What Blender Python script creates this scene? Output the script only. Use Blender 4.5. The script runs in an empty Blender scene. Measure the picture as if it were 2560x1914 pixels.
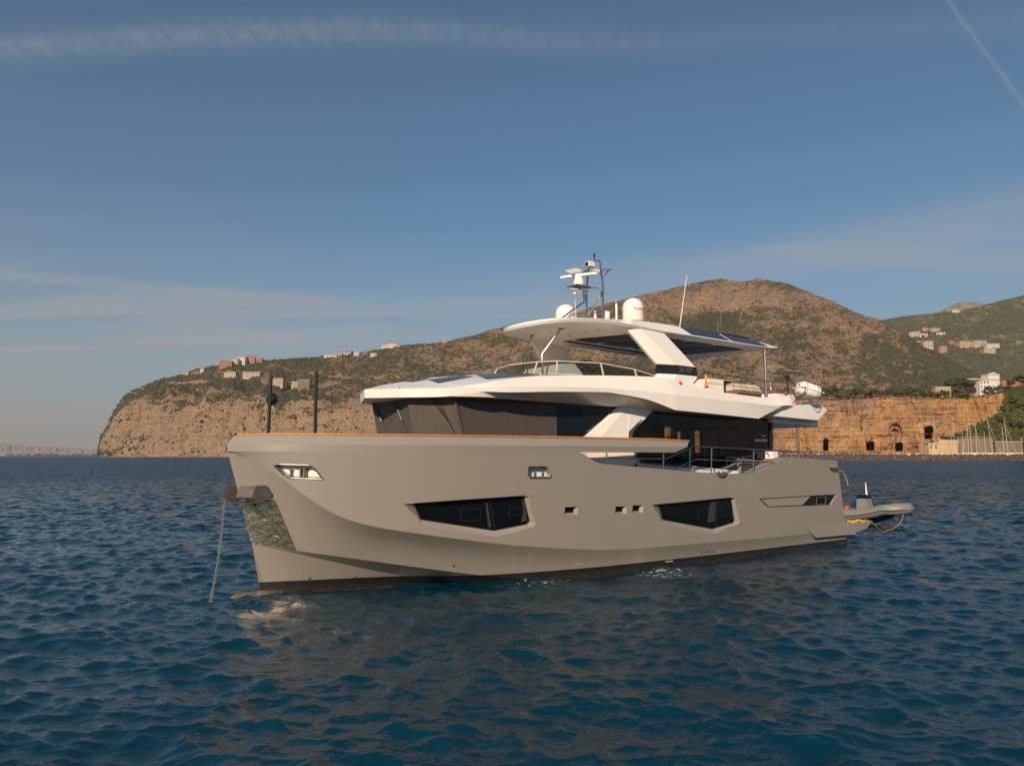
import bpy, bmesh, math, random
import numpy as np
from mathutils import Vector, Matrix
from mathutils.bvhtree import BVHTree
R = math.radians
scene = bpy.context.scene
# ---------------------------------------------------------------- camera, sky, sun
F, HZ, CAMH = 1775.0, 1139.0, 3.56
PITCH = math.atan((HZ - 957) / F)
cam_d = bpy.data.cameras.new("camera"); cam = bpy.data.objects.new("camera", cam_d)
scene.collection.objects.link(cam); scene.camera = cam
cam_d.sensor_width = 36; cam_d.lens = F / 2560 * 36; cam_d.clip_end = 60000; cam_d.clip_start = 0.1
cam.location = (0, 0, CAMH); cam.rotation_euler = (R(90) + PITCH, 0, 0)
scene.view_settings.view_transform = 'Standard'; scene.view_settings.look = 'None'
scene.view_settings.exposure = 0.20; scene.view_settings.gamma = 1
SUN_B, SUN_EL = 19.0, 28.0        # degrees to the left of straight behind the camera, elevation
SUN_DIR = Vector((-math.sin(R(SUN_B)) * math.cos(R(SUN_EL)), -math.cos(R(SUN_B)) * math.cos(R(SUN_EL)), math.sin(R(SUN_EL))))
sd = bpy.data.lights.new("sun", 'SUN'); sd.energy = 5.0; sd.angle = R(0.5); sd.color = (1.0, 0.80, 0.60)
so = bpy.data.objects.new("sun", sd); scene.collection.objects.link(so)
so.rotation_euler = (-SUN_DIR).to_track_quat('-Z', 'Y').to_euler()
scene.cycles.max_bounces = 8; scene.cycles.volume_bounces = 0
scene.cycles.caustics_reflective = False; scene.cycles.caustics_refractive = False
scene.cycles.sample_clamp_indirect = 4.0

world = bpy.data.worlds.new("World"); scene.world = world; world.use_nodes = True
class NT:
    """tiny node-graph helper"""
    def __init__(s, nt): s.nt = nt; nt.nodes.clear()
    def n(s, t, ins=None, **kw):
        nd = s.nt.nodes.new(t)
        for k, v in kw.items(): setattr(nd, k, v)
        for k, v in (ins or {}).items(): s.put(nd.inputs[k], v)
        return nd
    def put(s, sock, v):
        if isinstance(v, bpy.types.NodeSocket): s.nt.links.new(v, sock)
        elif isinstance(v, bpy.types.Node): s.nt.links.new(v.outputs[0], sock)
        else: sock.default_value = v
    def m(s, op, a, b=0.0, c=0.0, clamp=False):
        nd = s.nt.nodes.new('ShaderNodeMath'); nd.operation = op; nd.use_clamp = clamp
        s.put(nd.inputs[0], a); s.put(nd.inputs[1], b); s.put(nd.inputs[2], c); return nd.outputs[0]
    def mix(s, f, a, b, bt='MIX'):
        nd = s.nt.nodes.new('ShaderNodeMix'); nd.data_type = 'RGBA'; nd.blend_type = bt
        s.put(nd.inputs[0], f); s.put(nd.inputs[6], a); s.put(nd.inputs[7], b); return nd.outputs[2]
    def ramp(s, f, pts, interp='LINEAR'):
        nd = s.nt.nodes.new('ShaderNodeValToRGB'); s.put(nd.inputs[0], f); cr = nd.color_ramp; cr.interpolation = interp
        while len(cr.elements) < len(pts): cr.elements.new(0.5)
        for e, (p, c) in zip(cr.elements, pts):
            e.position = p; e.color = c if len(c) == 4 else (*c, 1)
        return nd.outputs[0]
    def noise(s, vec, scale, detail=4, rough=0.55, dim='3D', dist=0.0):
        nd = s.n('ShaderNodeTexNoise', {'Scale': scale, 'Detail': detail, 'Roughness': rough, 'Distortion': dist}, noise_dimensions=dim)
        s.put(nd.inputs['Vector'], vec); return nd.outputs[0]
    def vmap(s, vec, scale=(1, 1, 1), loc=(0, 0, 0), rot=(0, 0, 0)):
        nd = s.n('ShaderNodeMapping', {'Scale': scale, 'Location': loc, 'Rotation': rot}); s.put(nd.inputs[0], vec); return nd.outputs[0]
    def smooth(s, v, lo, hi):
        nd = s.n('ShaderNodeMapRange', {'From Min': lo, 'From Max': hi}, interpolation_type='SMOOTHSTEP')
        s.put(nd.inputs[0], v); return nd.outputs[0]
def W4(c): return (c[0], c[1], c[2], 1.0)

def build_sky():
    g = NT(world.node_tree)
    sky = g.n('ShaderNodeTexSky', sky_type='NISHITA', sun_disc=False, sun_elevation=R(SUN_EL), sun_rotation=R(180 + SUN_B),
              air_density=1.0, dust_density=0.7, ozone_density=3.0, altitude=0.0)
    tc = g.n('ShaderNodeTexCoord'); d = tc.outputs['Generated']
    sep = g.n('ShaderNodeSeparateXYZ'); g.put(sep.inputs[0], d)
    x, y, z = sep.outputs
    zc = g.m('MAXIMUM', z, 0.02)
    # project the view direction on a high flat layer, so streaks run with perspective
    px = g.m('DIVIDE', x, g.m('ADD', zc, 0.10)); py = g.m('DIVIDE', y, g.m('ADD', zc, 0.10))
    cmb = g.n('ShaderNodeCombineXYZ'); g.put(cmb.inputs[0], px); g.put(cmb.inputs[1], py)
    v = cmb.outputs[0]
    warp = g.noise(v, 0.9, 3)
    wn = g.n('ShaderNodeTexNoise', {'Scale': 0.8, 'Detail': 2.0}); g.put(wn.inputs['Vector'], v)
    v2 = g.mix(0.10, v, wn.outputs['Color'], 'ADD')
    # thin cirrus veil low over the land, long left-right streaks
    st = g.noise(g.vmap(v2, (0.30, 1.5, 1), (1.3, 0.4, 0), (0, 0, R(8))), 1.6, 6, 0.62)
    st2 = g.noise(g.vmap(v2, (0.14, 0.5, 1), (5.1, 2.2, 0), (0, 0, R(5))), 1.0, 3, 0.5)
    low = g.m('MULTIPLY', g.smooth(z, 0.36, 0.14), g.smooth(z, -0.01, 0.06))
    veil = g.m('MULTIPLY', g.m('MULTIPLY', g.smooth(st, 0.44, 0.78), g.smooth(st2, 0.34, 0.66)), low)
    # long band across the top of the view
    ys = g.m('MAXIMUM', y, 0.05); u = g.m('DIVIDE', x, ys); w = g.m('DIVIDE', z, ys); fwd = g.smooth(y, 0.05, 0.2)
    wob = g.m('SUBTRACT', g.noise(v, 2.2, 3), 0.5)
    def band(pts, hw, amp, wobble=0.6):
        """soft streak following points (u, w) on the sky in front; piecewise linear"""
        c = None
        xs_ = [p[0] for p in pts]
        fc_ = g.n('ShaderNodeFloatCurve'); cv = fc_.mapping.curves[0]
        lo, hi = -1.0, 1.0; wl, wh_ = 0.0, 1.0
        ps = [((px_ - lo) / (hi - lo), py_) for px_, py_ in pts]
        cv.points[0].location = ps[0]; cv.points[1].location = ps[-1]
        for q in ps[1:-1]: cv.points.new(*q)
        fc_.mapping.update(); g.put(fc_.inputs['Value'], g.m('MULTIPLY', g.m('ADD', u, 1.0), 0.5, clamp=True))
        dd = g.m('ABSOLUTE', g.m('SUBTRACT', g.m('SUBTRACT', w, fc_.outputs[0]), g.m('MULTIPLY', wob, hw * wobble)))
        return g.m('MULTIPLY', g.m('MULTIPLY', g.smooth(dd, hw, hw * 0.1), amp), fwd)
    fib = g.noise(g.vmap(v, (4.0, 1.2, 1), (0, 0, 0), (0, 0, R(-40))), 11.0, 8, 0.78, dist=.6)
    big = g.noise(g.vmap(v, (0.8, 0.8, 1), (2, 7, 0)), 1.1, 2, 0.5)
    fibf = g.smooth(fib, 0.28, 0.74)
    b1 = g.m('MULTIPLY', g.m('ADD', band([(-1, .600), (-.76, .606), (-.45, .622), (-.14, .630), (.13, .612), (.45, .628), (1, .655)], .050, .40), band([(-1, .598), (-.76, .604), (-.45, .622), (-.14, .630), (.13, .612), (.45, .628), (1, .655)], .026, .34)), g.m('ADD', g.m('MULTIPLY', fibf, 0.7), 0.3))
    b1 = g.m('MULTIPLY', b1, g.m('ADD', 0.30, g.m('MULTIPLY', g.smooth(u, 0.5, -0.5), 0.70)))
    ub = g.m('SUBTRACT', g.m('ADD', w, g.m('MULTIPLY', u, 1.683)), .679 + 1.683 * .654)
    b2 = g.m('MULTIPLY', g.m('MULTIPLY', g.smooth(g.m('ABSOLUTE', g.m('ADD', ub, g.m('MULTIPLY', wob, .03))), .013, .002), g.m('MULTIPLY', fwd, g.smooth(w, .46, .54))), g.m('ADD', g.m('MULTIPLY', fibf, .35), .22))
    b3 = g.m('MULTIPLY', band([(-1, .285), (-.736, .260), (-.496, .238), (-.27, .221), (0, .205), (1, .15)], .016, .55), g.smooth(u, -.10, -.40))
    b4 = g.m('MULTIPLY', band([(-1, .16), (0, .215), (.3, .262), (.75, .355), (1, .40)], .055, .60), g.smooth(u, -.05, .35))
    b5 = g.m('MULTIPLY', band([(-1, .10), (-.7, .175), (-.4, .185), (-.1, .20), (.2, .24), (1, .3)], .060, .85), g.smooth(st, .34, .62))
    b4 = g.m('ADD', b4, b5)
    cl = g.m('ADD', g.m('ADD', g.m('MULTIPLY', veil, 1.5), b1), g.m('ADD', g.m('ADD', b2, b3), b4), clamp=True)
    clear = g.mix(1.0, sky.outputs[0], W4((0.35, 0.74, 0.83)), 'MULTIPLY')
    # the air near the horizon is dull mauve grey
    pale = g.mix(g.m('MULTIPLY', g.smooth(z, 0.34, 0.03), 0.55), clear, W4((2.1, 2.85, 3.3)))
    air = g.mix(g.m('MULTIPLY', g.smooth(z, 0.115, -0.01), 0.80), pale, W4((2.6, 2.28, 2.15)))
    col = g.mix(g.m('MULTIPLY', cl, 0.50), air, W4((3.6, 3.7, 3.95)))
    bg = g.n('ShaderNodeBackground', {'Strength': 0.088}); g.put(bg.inputs[0], col)
    out = g.n('ShaderNodeOutputWorld'); g.put(out.inputs[0], bg)
build_sky()

# ---------------------------------------------------------------- materials
def mat(name, col, rough=0.5, metal=0.0, coat=0.0, spec=0.5, var=0.0, vscale=3.0, bump=0.0, bscale=20.0, emit=None):
    m = bpy.data.materials.new(name); m.use_nodes = True; g = NT(m.node_tree)
    p = g.n('ShaderNodeBsdfPrincipled', {'Base Color': W4(col), 'Roughness': rough, 'Metallic': metal, 'Coat Weight': coat, 'Coat Roughness': 0.06, 'Specular IOR Level': spec})
    o = g.n('ShaderNodeOutputMaterial'); g.put(o.inputs[0], p)
    tc = g.n('ShaderNodeTexCoord')
    nz = g.noise(tc.outputs['Object'], vscale, 5, 0.6)
    if var > 0:
        dk = tuple(c * (1 - var) for c in col)
        g.put(p.inputs['Base Color'], g.mix(g.smooth(nz, 0.3, 0.7), W4(col), W4(dk)))
    rr = g.m('ADD', g.m('MULTIPLY', g.m('SUBTRACT', nz, 0.5), rough * 0.5), rough, clamp=True)
    g.put(p.inputs['Roughness'], rr)
    if bump > 0:
        b = g.n('ShaderNodeBump', {'Strength': 1.0, 'Distance': bump}); g.put(b.inputs['Height'], g.noise(tc.outputs['Object'], bscale, 4))
        g.put(p.inputs['Normal'], b)
    return m
M = {}
M['white'] = mat('white_gelcoat', (0.80, 0.735, 0.665), 0.30, coat=0.3, var=0.03, vscale=0.8)
M['whitein'] = mat('white_interior', (0.62, 0.58, 0.54), 0.5, var=0.08)
M['black'] = mat('black_satin', (0.012, 0.012, 0.013), 0.35)
M['blackgloss'] = mat('black_gloss', (0.008, 0.008, 0.009), 0.08, coat=0.0, spec=0.3)
M['glass'] = mat('dark_window_glass', (0.004, 0.005, 0.006), 0.05, spec=0.22)
M['steel'] = mat('polished_steel', (0.50, 0.43, 0.37), 0.22, metal=1.0)
M['plate'] = mat('polished_stem_plate', (0.98, 0.72, 0.48), 0.27, metal=1.0, bump=0.036, bscale=7.0)  # steel plate; sun glitter off the water is put into its golden colour
M['dksteel'] = mat('brushed_steel', (0.24, 0.19, 0.155), 0.34, metal=0.65, var=0.3)
M['galv'] = mat('galvanised_chain', (0.36, 0.35, 0.34), 0.5, metal=0.7, var=0.3, vscale=20)
M['panel'] = mat('solar_panel', (0.035, 0.038, 0.055), 0.32, coat=0.25, var=0.15)
M['deckgrey'] = mat('deck_grey', (0.22, 0.20, 0.19), 0.7, var=0.1)
M['brown'] = mat('brown_weave', (0.20, 0.10, 0.055), 0.75, var=0.35, vscale=8)
M['beige'] = mat('beige_cushion', (0.52, 0.43, 0.35), 0.85, var=0.1)
M['orange'] = mat('orange_plastic', (0.85, 0.13, 0.02), 0.5)
M['yellow'] = mat('yellow_rope', (0.85, 0.42, 0.02), 0.7, var=0.25, vscale=30)
M['red'] = mat('red_plastic', (0.5, 0.02, 0.02), 0.4)
M['bluestrap'] = mat('blue_strap', (0.10, 0.30, 0.42), 0.7)
M['teal'] = mat('teal_curtain', (0.03, 0.22, 0.30), 0.8, var=0.2)
M['rib'] = mat('grey_tube_rubber', (0.20, 0.19, 0.185), 0.5, var=0.08)
M['ribdark'] = mat('dark_tube_rubber', (0.05, 0.052, 0.06), 0.55)
M['greytext'] = mat('grey_trim', (0.22, 0.21, 0.20), 0.35); M['dimtext'] = mat('dim_grey_lettering', (0.15, 0.14, 0.13), 0.4)
M['redtext'] = mat('maroon_lettering', (0.32, 0.03, 0.03), 0.5)
M['hullpanel'] = mat('hull_grey_panel', (0.262, 0.228, 0.19), 0.3, coat=0.3)
M['bulb'] = mat('fouled_bulb', (0.20, 0.145, 0.085), 0.6, var=0.7, vscale=6)

def hull_mat():
    m = bpy.data.materials.new('grey_hull_paint'); m.use_nodes = True; g = NT(m.node_tree)
    tc = g.n('ShaderNodeTexCoord'); ob = tc.outputs['Object']
    sep = g.n('ShaderNodeSeparateXYZ'); g.put(sep.inputs[0], ob)
    z = sep.outputs[2]; xx = sep.outputs[0]
    streak = g.noise(g.vmap(ob, (1.4, 1.4, 0.25)), 2.2, 5, 0.6)
    base = g.mix(g.smooth(streak, 0.30, 0.75), W4((0.262, 0.228, 0.190)), W4((0.258, 0.224, 0.186)))
    # salt bloom low on the side
    salt = g.m('MULTIPLY', g.smooth(g.noise(g.vmap(ob, (2.5, 2.5, 0.6)), 1.5, 6, 0.7), 0.52, 0.80), g.smooth(z, 1.1, 0.2))
    base = g.mix(g.m('MULTIPLY', salt, 0.35), base, W4((0.42, 0.38, 0.34)))
    line = g.m('SUBTRACT', 0.30, g.m('MULTIPLY', xx, 0.0035))
    boot = g.smooth(g.m('SUBTRACT', z, line), 0.006, -0.006)
    weed = g.m('MULTIPLY', g.smooth(g.noise(g.vmap(ob, (1, 1, 2.5)), 5.0, 5, 0.7), 0.35, 0.62), g.smooth(z, 0.22, 0.05))
    bcol = g.mix(weed, W4((0.010, 0.009, 0.008)), W4((0.034, 0.025, 0.009)))
    p = g.n('ShaderNodeBsdfPrincipled', {'Roughness': 0.30, 'Coat Weight': 0.8, 'Coat Roughness': 0.04})
    g.put(p.inputs['Base Color'], g.mix(boot, base, bcol))
    g.put(p.inputs['Roughness'], g.m('ADD', g.m('MULTIPLY', boot, 0.3), 0.28))
    o = g.n('ShaderNodeOutputMaterial'); g.put(o.inputs[0], p); return m
M['hull'] = hull_mat()
def teak_mat():
    m = bpy.data.materials.new('varnished_teak'); m.use_nodes = True; g = NT(m.node_tree)
    tc = g.n('ShaderNodeTexCoord'); ob = tc.outputs['Object']
    gr = g.noise(g.vmap(ob, (0.5, 14, 14)), 3.0, 6, 0.65)
    brd = g.noise(g.vmap(ob, (0.55, 0.1, 0.1)), 1.0, 0, 0.5)
    c = g.mix(g.smooth(gr, 0.3, 0.7), W4((0.56, 0.25, 0.085)), W4((0.38, 0.145, 0.05)))
    c = g.mix(g.m('MULTIPLY', g.smooth(brd, 0.4, 0.6), 0.3), c, W4((0.33, 0.11, 0.035)))
    p = g.n('ShaderNodeBsdfPrincipled', {'Roughness': 0.38}); g.put(p.inputs['Base Color'], c)
    o = g.n('ShaderNodeOutputMaterial'); g.put(o.inputs[0], p); return m
M['teak'] = teak_mat()
def cover_mat():
    m = bpy.data.materials.new('taupe_mesh_cover'); m.use_nodes = True; g = NT(m.node_tree)
    tc = g.n('ShaderNodeTexCoord'); ob = tc.outputs['Object']
    fold = g.noise(g.vmap(ob, (1.2, 1.2, 0.5)), 1.6, 4, 0.55)
    wv = g.noise(ob, 160, 2, 0.5)
    c = g.mix(fold, W4((0.072, 0.056, 0.045)), W4((0.054, 0.042, 0.034)))
    p = g.n('ShaderNodeBsdfPrincipled', {'Roughness': 0.6, 'Sheen Weight': 0.1}); g.put(p.inputs['Base Color'], c)
    b = g.n('ShaderNodeBump', {'Strength': 0.7, 'Distance': 0.03}); g.put(b.inputs['Height'], g.m('ADD', fold, g.m('MULTIPLY', wv, 0.03)))
    g.put(p.inputs['Normal'], b)
    o = g.n('ShaderNodeOutputMaterial'); g.put(o.inputs[0], p); return m
M['cover'] = cover_mat()
def tint_mat(name, t, col):
    m = bpy.data.materials.new(name); m.use_nodes = True; g = NT(m.node_tree)
    tr = g.n('ShaderNodeBsdfTransparent', {'Color': W4(col)}); gl = g.n('ShaderNodeBsdfGlossy', {'Color': (1, 1, 1, 1), 'Roughness': 0.02})
    fr = g.n('ShaderNodeFresnel', {'IOR': 1.45}); mx = g.n('ShaderNodeMixShader'); ge = g.n('ShaderNodeNewGeometry'); ff_ = g.m('MULTIPLY', fr.outputs[0], g.m('SUBTRACT', 1.0, ge.outputs['Backfacing']))
    g.put(mx.inputs[0], g.m('MULTIPLY', ff_, 0.6)); g.put(mx.inputs[1], tr); g.put(mx.inputs[2], gl)
    o = g.n('ShaderNodeOutputMaterial'); g.put(o.inputs[0], mx); return m
M['tint'] = tint_mat('tinted_glass', 0.4, (0.55, 0.56, 0.56))
M['clear'] = tint_mat('deflector_glass', 0.4, (0.42, 0.47, 0.48))

# ---------------------------------------------------------------- object helpers
C = scene.collection
def tag(o, label=None, cat=None, group=None, kind=None):
    if label: o['label'] = label
    if cat: o['category'] = cat
    if group: o['group'] = group
    if kind: o['kind'] = kind
    return o
def empty(name, loc=(0, 0, 0), rz=0.0, label=None, cat=None, group=None):
    o = bpy.data.objects.new(name, None); C.objects.link(o); o.location = loc; o.rotation_euler = (0, 0, rz)
    o.empty_display_size = 0.3
    return tag(o, label, cat, group)
def copy_tree(o, parent=None):
    c = o.copy(); C.objects.link(c); c.parent = parent
    for ch in list(o.children): copy_tree(ch, c)
    return c
class MB:
    def __init__(s): s.v = []; s.f = []; s.mi = []
    def add(s, vs, fs, m=0):
        b = len(s.v); s.v += [tuple(map(float, q)) for q in vs]; s.f += [tuple(b + i for i in f) for f in fs]; s.mi += [m] * len(fs); return s
    def box(s, x0, x1, y0, y1, z0, z1, m=0):
        return s.hexa([(x0, y0, z0), (x1, y0, z0), (x1, y1, z0), (x0, y1, z0)], [(x0, y0, z1), (x1, y0, z1), (x1, y1, z1), (x0, y1, z1)], m)
    def hexa(s, a, b, m=0):
        n = len(a)
        fs = [tuple(range(n))[::-1], tuple(range(n, 2 * n))] + [(i, (i + 1) % n, n + (i + 1) % n, n + i) for i in range(n)]
        return s.add(list(a) + list(b), fs, m)
    def prism(s, poly, vec, m=0):
        return s.hexa(poly, [(p[0] + vec[0], p[1] + vec[1], p[2] + vec[2]) for p in poly], m)
    def grid(s, rows, m=0, closed=False):
        nr, nc = len(rows), len(rows[0]); vs = [p for r in rows for p in r]; fs = []
        for i in range(nr - (0 if closed else 1)):
            for j in range(nc - 1):
                a = i * nc + j; b = ((i + 1) % nr) * nc + j; fs.append((a, a + 1, b + 1, b))
        return s.add(vs, fs, m)
    def tube(s, pts, r, n=8, m=0, r2=None):
        pts = [Vector(p) for p in pts]; rings = []; up = None
        for i, p in enumerate(pts):
            t = (pts[min(i + 1, len(pts) - 1)] - pts[max(i - 1, 0)]).normalized()
            if up is None:
                up = Vector((0, 0, 1)) if abs(t.z) < 0.9 else Vector((1, 0, 0))
            a = t.cross(up).normalized(); b = a.cross(t).normalized(); up = b
            rr = r if r2 is None else r + (r2 - r) * i / (len(pts) - 1)
            rings.append([p + (a * math.cos(2 * math.pi * k / n) + b * math.sin(2 * math.pi * k / n)) * rr for k in range(n)])
        vs = [q for rg in rings for q in rg]; fs = []
        for i in range(len(pts) - 1):
            for k in range(n):
                fs.append((i * n + k, i * n + (k + 1) % n, (i + 1) * n + (k + 1) % n, (i + 1) * n + k))
        fs.append(tuple(range(n))[::-1]); fs.append(tuple(range((len(pts) - 1) * n, len(pts) * n)))
        return s.add(vs, fs, m)
    def lathe(s, c, prof, n=24, axis='z', m=0):
        vs = []; fs = []
        for (r, h) in prof:
            for k in range(n):
                a = 2 * math.pi * k / n; u, w = r * math.cos(a), r * math.sin(a)
                q = (u, w, h) if axis == 'z' else ((h, u, w) if axis == 'x' else (u, h, w))
                vs.append((c[0] + q[0], c[1] + q[1], c[2] + q[2]))
        for i in range(len(prof) - 1):
            for k in range(n):
                fs.append((i * n + k, i * n + (k + 1) % n, (i + 1) * n + (k + 1) % n, (i + 1) * n + k))
        fs.append(tuple(range(n))[::-1]); fs.append(tuple(range((len(prof) - 1) * n, len(prof) * n)))
        return s.add(vs, fs, m)
    def mirror(s):
        n = len(s.v); s.v += [(x, -y, z) for x, y, z in s.v]
        s.f += [tuple(n + i for i in reversed(f)) for f in s.f]; s.mi += s.mi[:]; return s
    def mesh(s, name, flip=False, smooth=32, merge=0.0, recalc=True):
        me = bpy.data.meshes.new(name)
        vs = [(x, -y, z) for x, y, z in s.v] if flip else s.v
        me.from_pydata(vs, [], s.f)
        for p, k in zip(me.polygons, s.mi): p.material_index = k
        if merge or recalc:
            bm = bmesh.new(); bm.from_mesh(me)
            if merge: bmesh.ops.remove_doubles(bm, verts=bm.verts, dist=merge)
            if recalc: bmesh.ops.recalc_face_normals(bm, faces=bm.faces)
            bm.to_mesh(me); bm.free()
        if smooth:
            me.polygons.foreach_set('use_smooth', [True] * len(me.polygons)); me.set_sharp_from_angle(angle=R(smooth))
        return me
    def build(s, name, mats, parent=None, **kw):
        me = s.mesh(name, **kw)
        for mm in (mats if isinstance(mats, (list, tuple)) else [mats]): me.materials.append(mm)
        o = bpy.data.objects.new(name, me); C.objects.link(o)
        if parent is not None: o.parent = parent
        return o
def bevel_mesh(o, w, seg=2, ang=30):
    bm = bmesh.new(); bm.from_mesh(o.data)
    es = [e for e in bm.edges if len(e.link_faces) == 2 and e.calc_face_angle(0) > R(ang)]
    bmesh.ops.bevel(bm, geom=es, offset=w, segments=seg, affect='EDGES', clamp_overlap=True)
    bm.to_mesh(o.data); bm.free()
    o.data.polygons.foreach_set('use_smooth', [True] * len(o.data.polygons)); o.data.set_sharp_from_angle(angle=R(32))
    return o
def crom(ps, n):
    """Catmull-Rom through control points, n segments per span"""
    ps = [np.array(p, float) for p in ps]; P = [2 * ps[0] - ps[1]] + ps + [2 * ps[-1] - ps[-2]]; out = []
    for i in range(1, len(P) - 2):
        for k in range(n):
            t = k / n; a, b, c, d = P[i - 1:i + 3]
            out.append(0.5 * ((2 * b) + (c - a) * t + (2 * a - 5 * b + 4 * c - d) * t * t + (3 * b - a - 3 * c + d) * t ** 3))
    out.append(ps[-1]); return [tuple(q) for q in out]

# photograph pixel -> ray in the world; used to measure where things stand on real planes and surfaces
_cp, _sp = math.cos(PITCH), math.sin(PITCH)
def ray(x, y):
    a = (x - 1280) / F; b = (957 - y) / F
    return np.array([a, _cp - b * _sp, _sp + b * _cp])
CP = np.array([0, 0, CAMH])
def at(x, y, depth): d = ray(x, y); return CP + d * (depth / d[1])
S0 = np.array([-6.393, 18.950, 0.0]); ANG = R(54.675)
U = np.array([math.sin(ANG), math.cos(ANG), 0]); N = np.array([math.cos(ANG), -math.sin(ANG), 0])
_q = CP - S0; CB = np.array([_q @ U, _q @ N, CAMH])
def dirb(x, y): d = ray(x, y); return np.array([d @ U, d @ N, d[2]])
def oY(x, y, Y):
    """hit on the yacht's fore-and-aft vertical plane Y (number or function of X)"""
    d = dirb(x, y); yy = Y if not callable(Y) else Y(8.0)
    for _ in range(25 if callable(Y) else 1):
        q = CB + d * ((yy - CB[1]) / d[1])
        if callable(Y): yy = 0.5 * yy + 0.5 * Y(q[0])
    return tuple(q)
def oX(x, y, X): d = dirb(x, y); return tuple(CB + d * ((X - CB[0]) / d[0]))
def oZ(x, y, Z): d = dirb(x, y); return tuple(CB + d * ((Z - CB[2]) / d[2]))
def toW(p): return S0 + U * p[0] + N * p[1] + np.array([0, 0, p[2]])

# ================================================================ the motor yacht
yacht = empty('motor_yacht', tuple(S0), math.atan2(U[1], U[0]), 'large grey hulled motor yacht with white superstructure anchored in the foreground', 'yacht')
def yb(mb, name, m, parent=None, **kw):
    return mb.build(name, m, parent if parent is not None else yacht, flip=True, **kw)

NS = 150
ss = np.concatenate([np.linspace(0, 0.3, 70, endpoint=False), np.linspace(0.3, 1, NS - 70)])
def tab(t): xs = [a for a, b in t]; ys = [b for a, b in t]; return lambda X: np.interp(X, xs, ys)
def stab(t):
    xs = np.array([a for a, b in t], float); ys = np.array([b for a, b in t], float)
    f = lambda X: np.interp(X, xs, ys)
    return lambda X: (f(np.asarray(X) - 0.18) + 2 * f(np.asarray(X)) + f(np.asarray(X) + 0.18)) / 4 if xs[0] < -9 else f(X)
def smooth_arr(a, k=3):
    b = a.copy()
    for _ in range(k): b[1:-1] = (b[:-2] + 2 * b[1:-1] + b[2:]) / 4
    return b
K_Y = tab([(-1.16, 0.02), (-.85, .42), (-.4, .85), (.2, 1.3), (1, 1.8), (2, 2.27), (3, 2.6), (4, 2.85), (6, 3.15), (8, 3.32), (12, 3.42), (18, 3.38), (22.3, 3.22)])
CR_Y = tab([(-1.12, .015), (-.75, .42), (-.25, .85), (.35, 1.25), (1.15, 1.70), (2, 2.05), (3, 2.40), (4, 2.65), (6, 2.98), (8, 3.18), (12, 3.32), (18, 3.30), (22.3, 3.17)])
D_Y = tab([(-.42, .015), (0, .30), (.5, .60), (1, .86), (2, 1.30), (3, 1.68), (4, 2.0), (6, 2.5), (8, 2.85), (10, 3.02), (14, 3.12), (22.3, 3.12)])
E_Y = tab([(-.42, .012), (0, .27), (.5, .50), (1, .68), (2, 0.92), (3, 1.15), (3.6, 1.28), (5, 1.9), (6, 2.2), (8, 2.7), (10, 2.9), (14, 3.02), (22.3, 3.05)])
F_Y = tab([(0, .012), (1.65, .45), (3.4, .95), (5.5, 1.7), (7.5, 2.4), (9.5, 2.75), (12, 2.9), (16, 2.97), (22.3, 3.0)])
def zline(px, yf, tail=None):
    h = [oY(x, y, lambda X: float(yf(X))) for x, y in px]; t = [(q[0], q[2]) for q in h]
    if tail: t += tail
    t.sort(); return tab(t)
CR_Z0 = zline([(671.5, 1167), (719.4, 1207), (779.3, 1251), (839, 1291), (879, 1309), (959, 1321), (1130, 1345), (1201, 1353.8), (1303.8, 1364.4), (1382, 1369.5), (1533.6, 1375)], CR_Y, [(-1.12, 3.70), (-.8, 3.50), (18, .62), (22.3, .62)])
D_Z0 = zline([(739.4, 1375.6), (879, 1394.8), (1130, 1428.7)], D_Y, [(-.42, 1.29), (6.2, .10), (9, -.15), (22.3, -.2)])
E_Z0 = zline([(839, 1404.7), (919, 1422.7), (998.8, 1438.7)], E_Y, [(-.42, 1.285), (0.2, 1.13), (5.2, .02), (7, -.2), (22.3, -.3)])
KBZ = tab([(-1.2, 3.67), (7.9, 3.67), (8.12, 3.66), (8.35, 3.42), (8.8, 3.32), (12.9, 3.03), (15.8, 2.905), (16.3, 2.95), (18.0, 3.52), (21.7, 3.37)])
def wide(f, X, x0, wmax=1.1):
    """average a line over a window that opens up away from the stem, so no knot of the table shows"""
    X = np.asarray(X, float); w = np.clip(.30 * (X - x0), 0, wmax); w = np.minimum(w, np.maximum(22.3 - X, 0) * .5)
    return sum(f(X + w * o) * k for o, k in ((-1, .08), (-.66, .14), (-.33, .18), (0, .20), (.33, .18), (.66, .14), (1, .08)))
def line(x0, x1, yf, zf, sm=3):
    X = x0 + ss * (x1 - x0); Y = smooth_arr(np.maximum(wide(yf, X, x0), 0.012), sm); Z = smooth_arr(wide(zf, X, x0), sm) if sm > 1 else smooth_arr(zf(X), sm)
    return np.stack([X, Y, Z], 1)
# cluster stations where the sheer steps down
KB = line(-1.12, 21.65, lambda X: K_Y(X + 0.02) - 0.02, lambda X: KBZ(X), 1)
CRL = line(-1.12, 22.15, CR_Y, CR_Z0, 5)
_zc = np.interp(KB[:, 0], CRL[:, 0], CRL[:, 2]); _yc = np.interp(KB[:, 0], CRL[:, 0], CRL[:, 1]); _k = np.clip((KB[:, 2] - _zc) / np.maximum(3.67 - _zc, .05), 0, 1); KB[:, 1] = np.where(KB[:, 0] > 4, _yc + (KB[:, 1] - _yc) * _k, KB[:, 1])
DL = line(-.42, 22.3, D_Y, D_Z0, 5)
EL = line(-.418, 22.3, E_Y, E_Z0, 4)
FL = line(0.0, 22.3, F_Y, lambda X: 0 * X, 3); FL[:, 2] = np.minimum(0.0, EL[:, 2] - 0.06)
GL = FL.copy(); GL[:, 1] *= 0.86; GL[:, 2] -= 0.7
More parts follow.
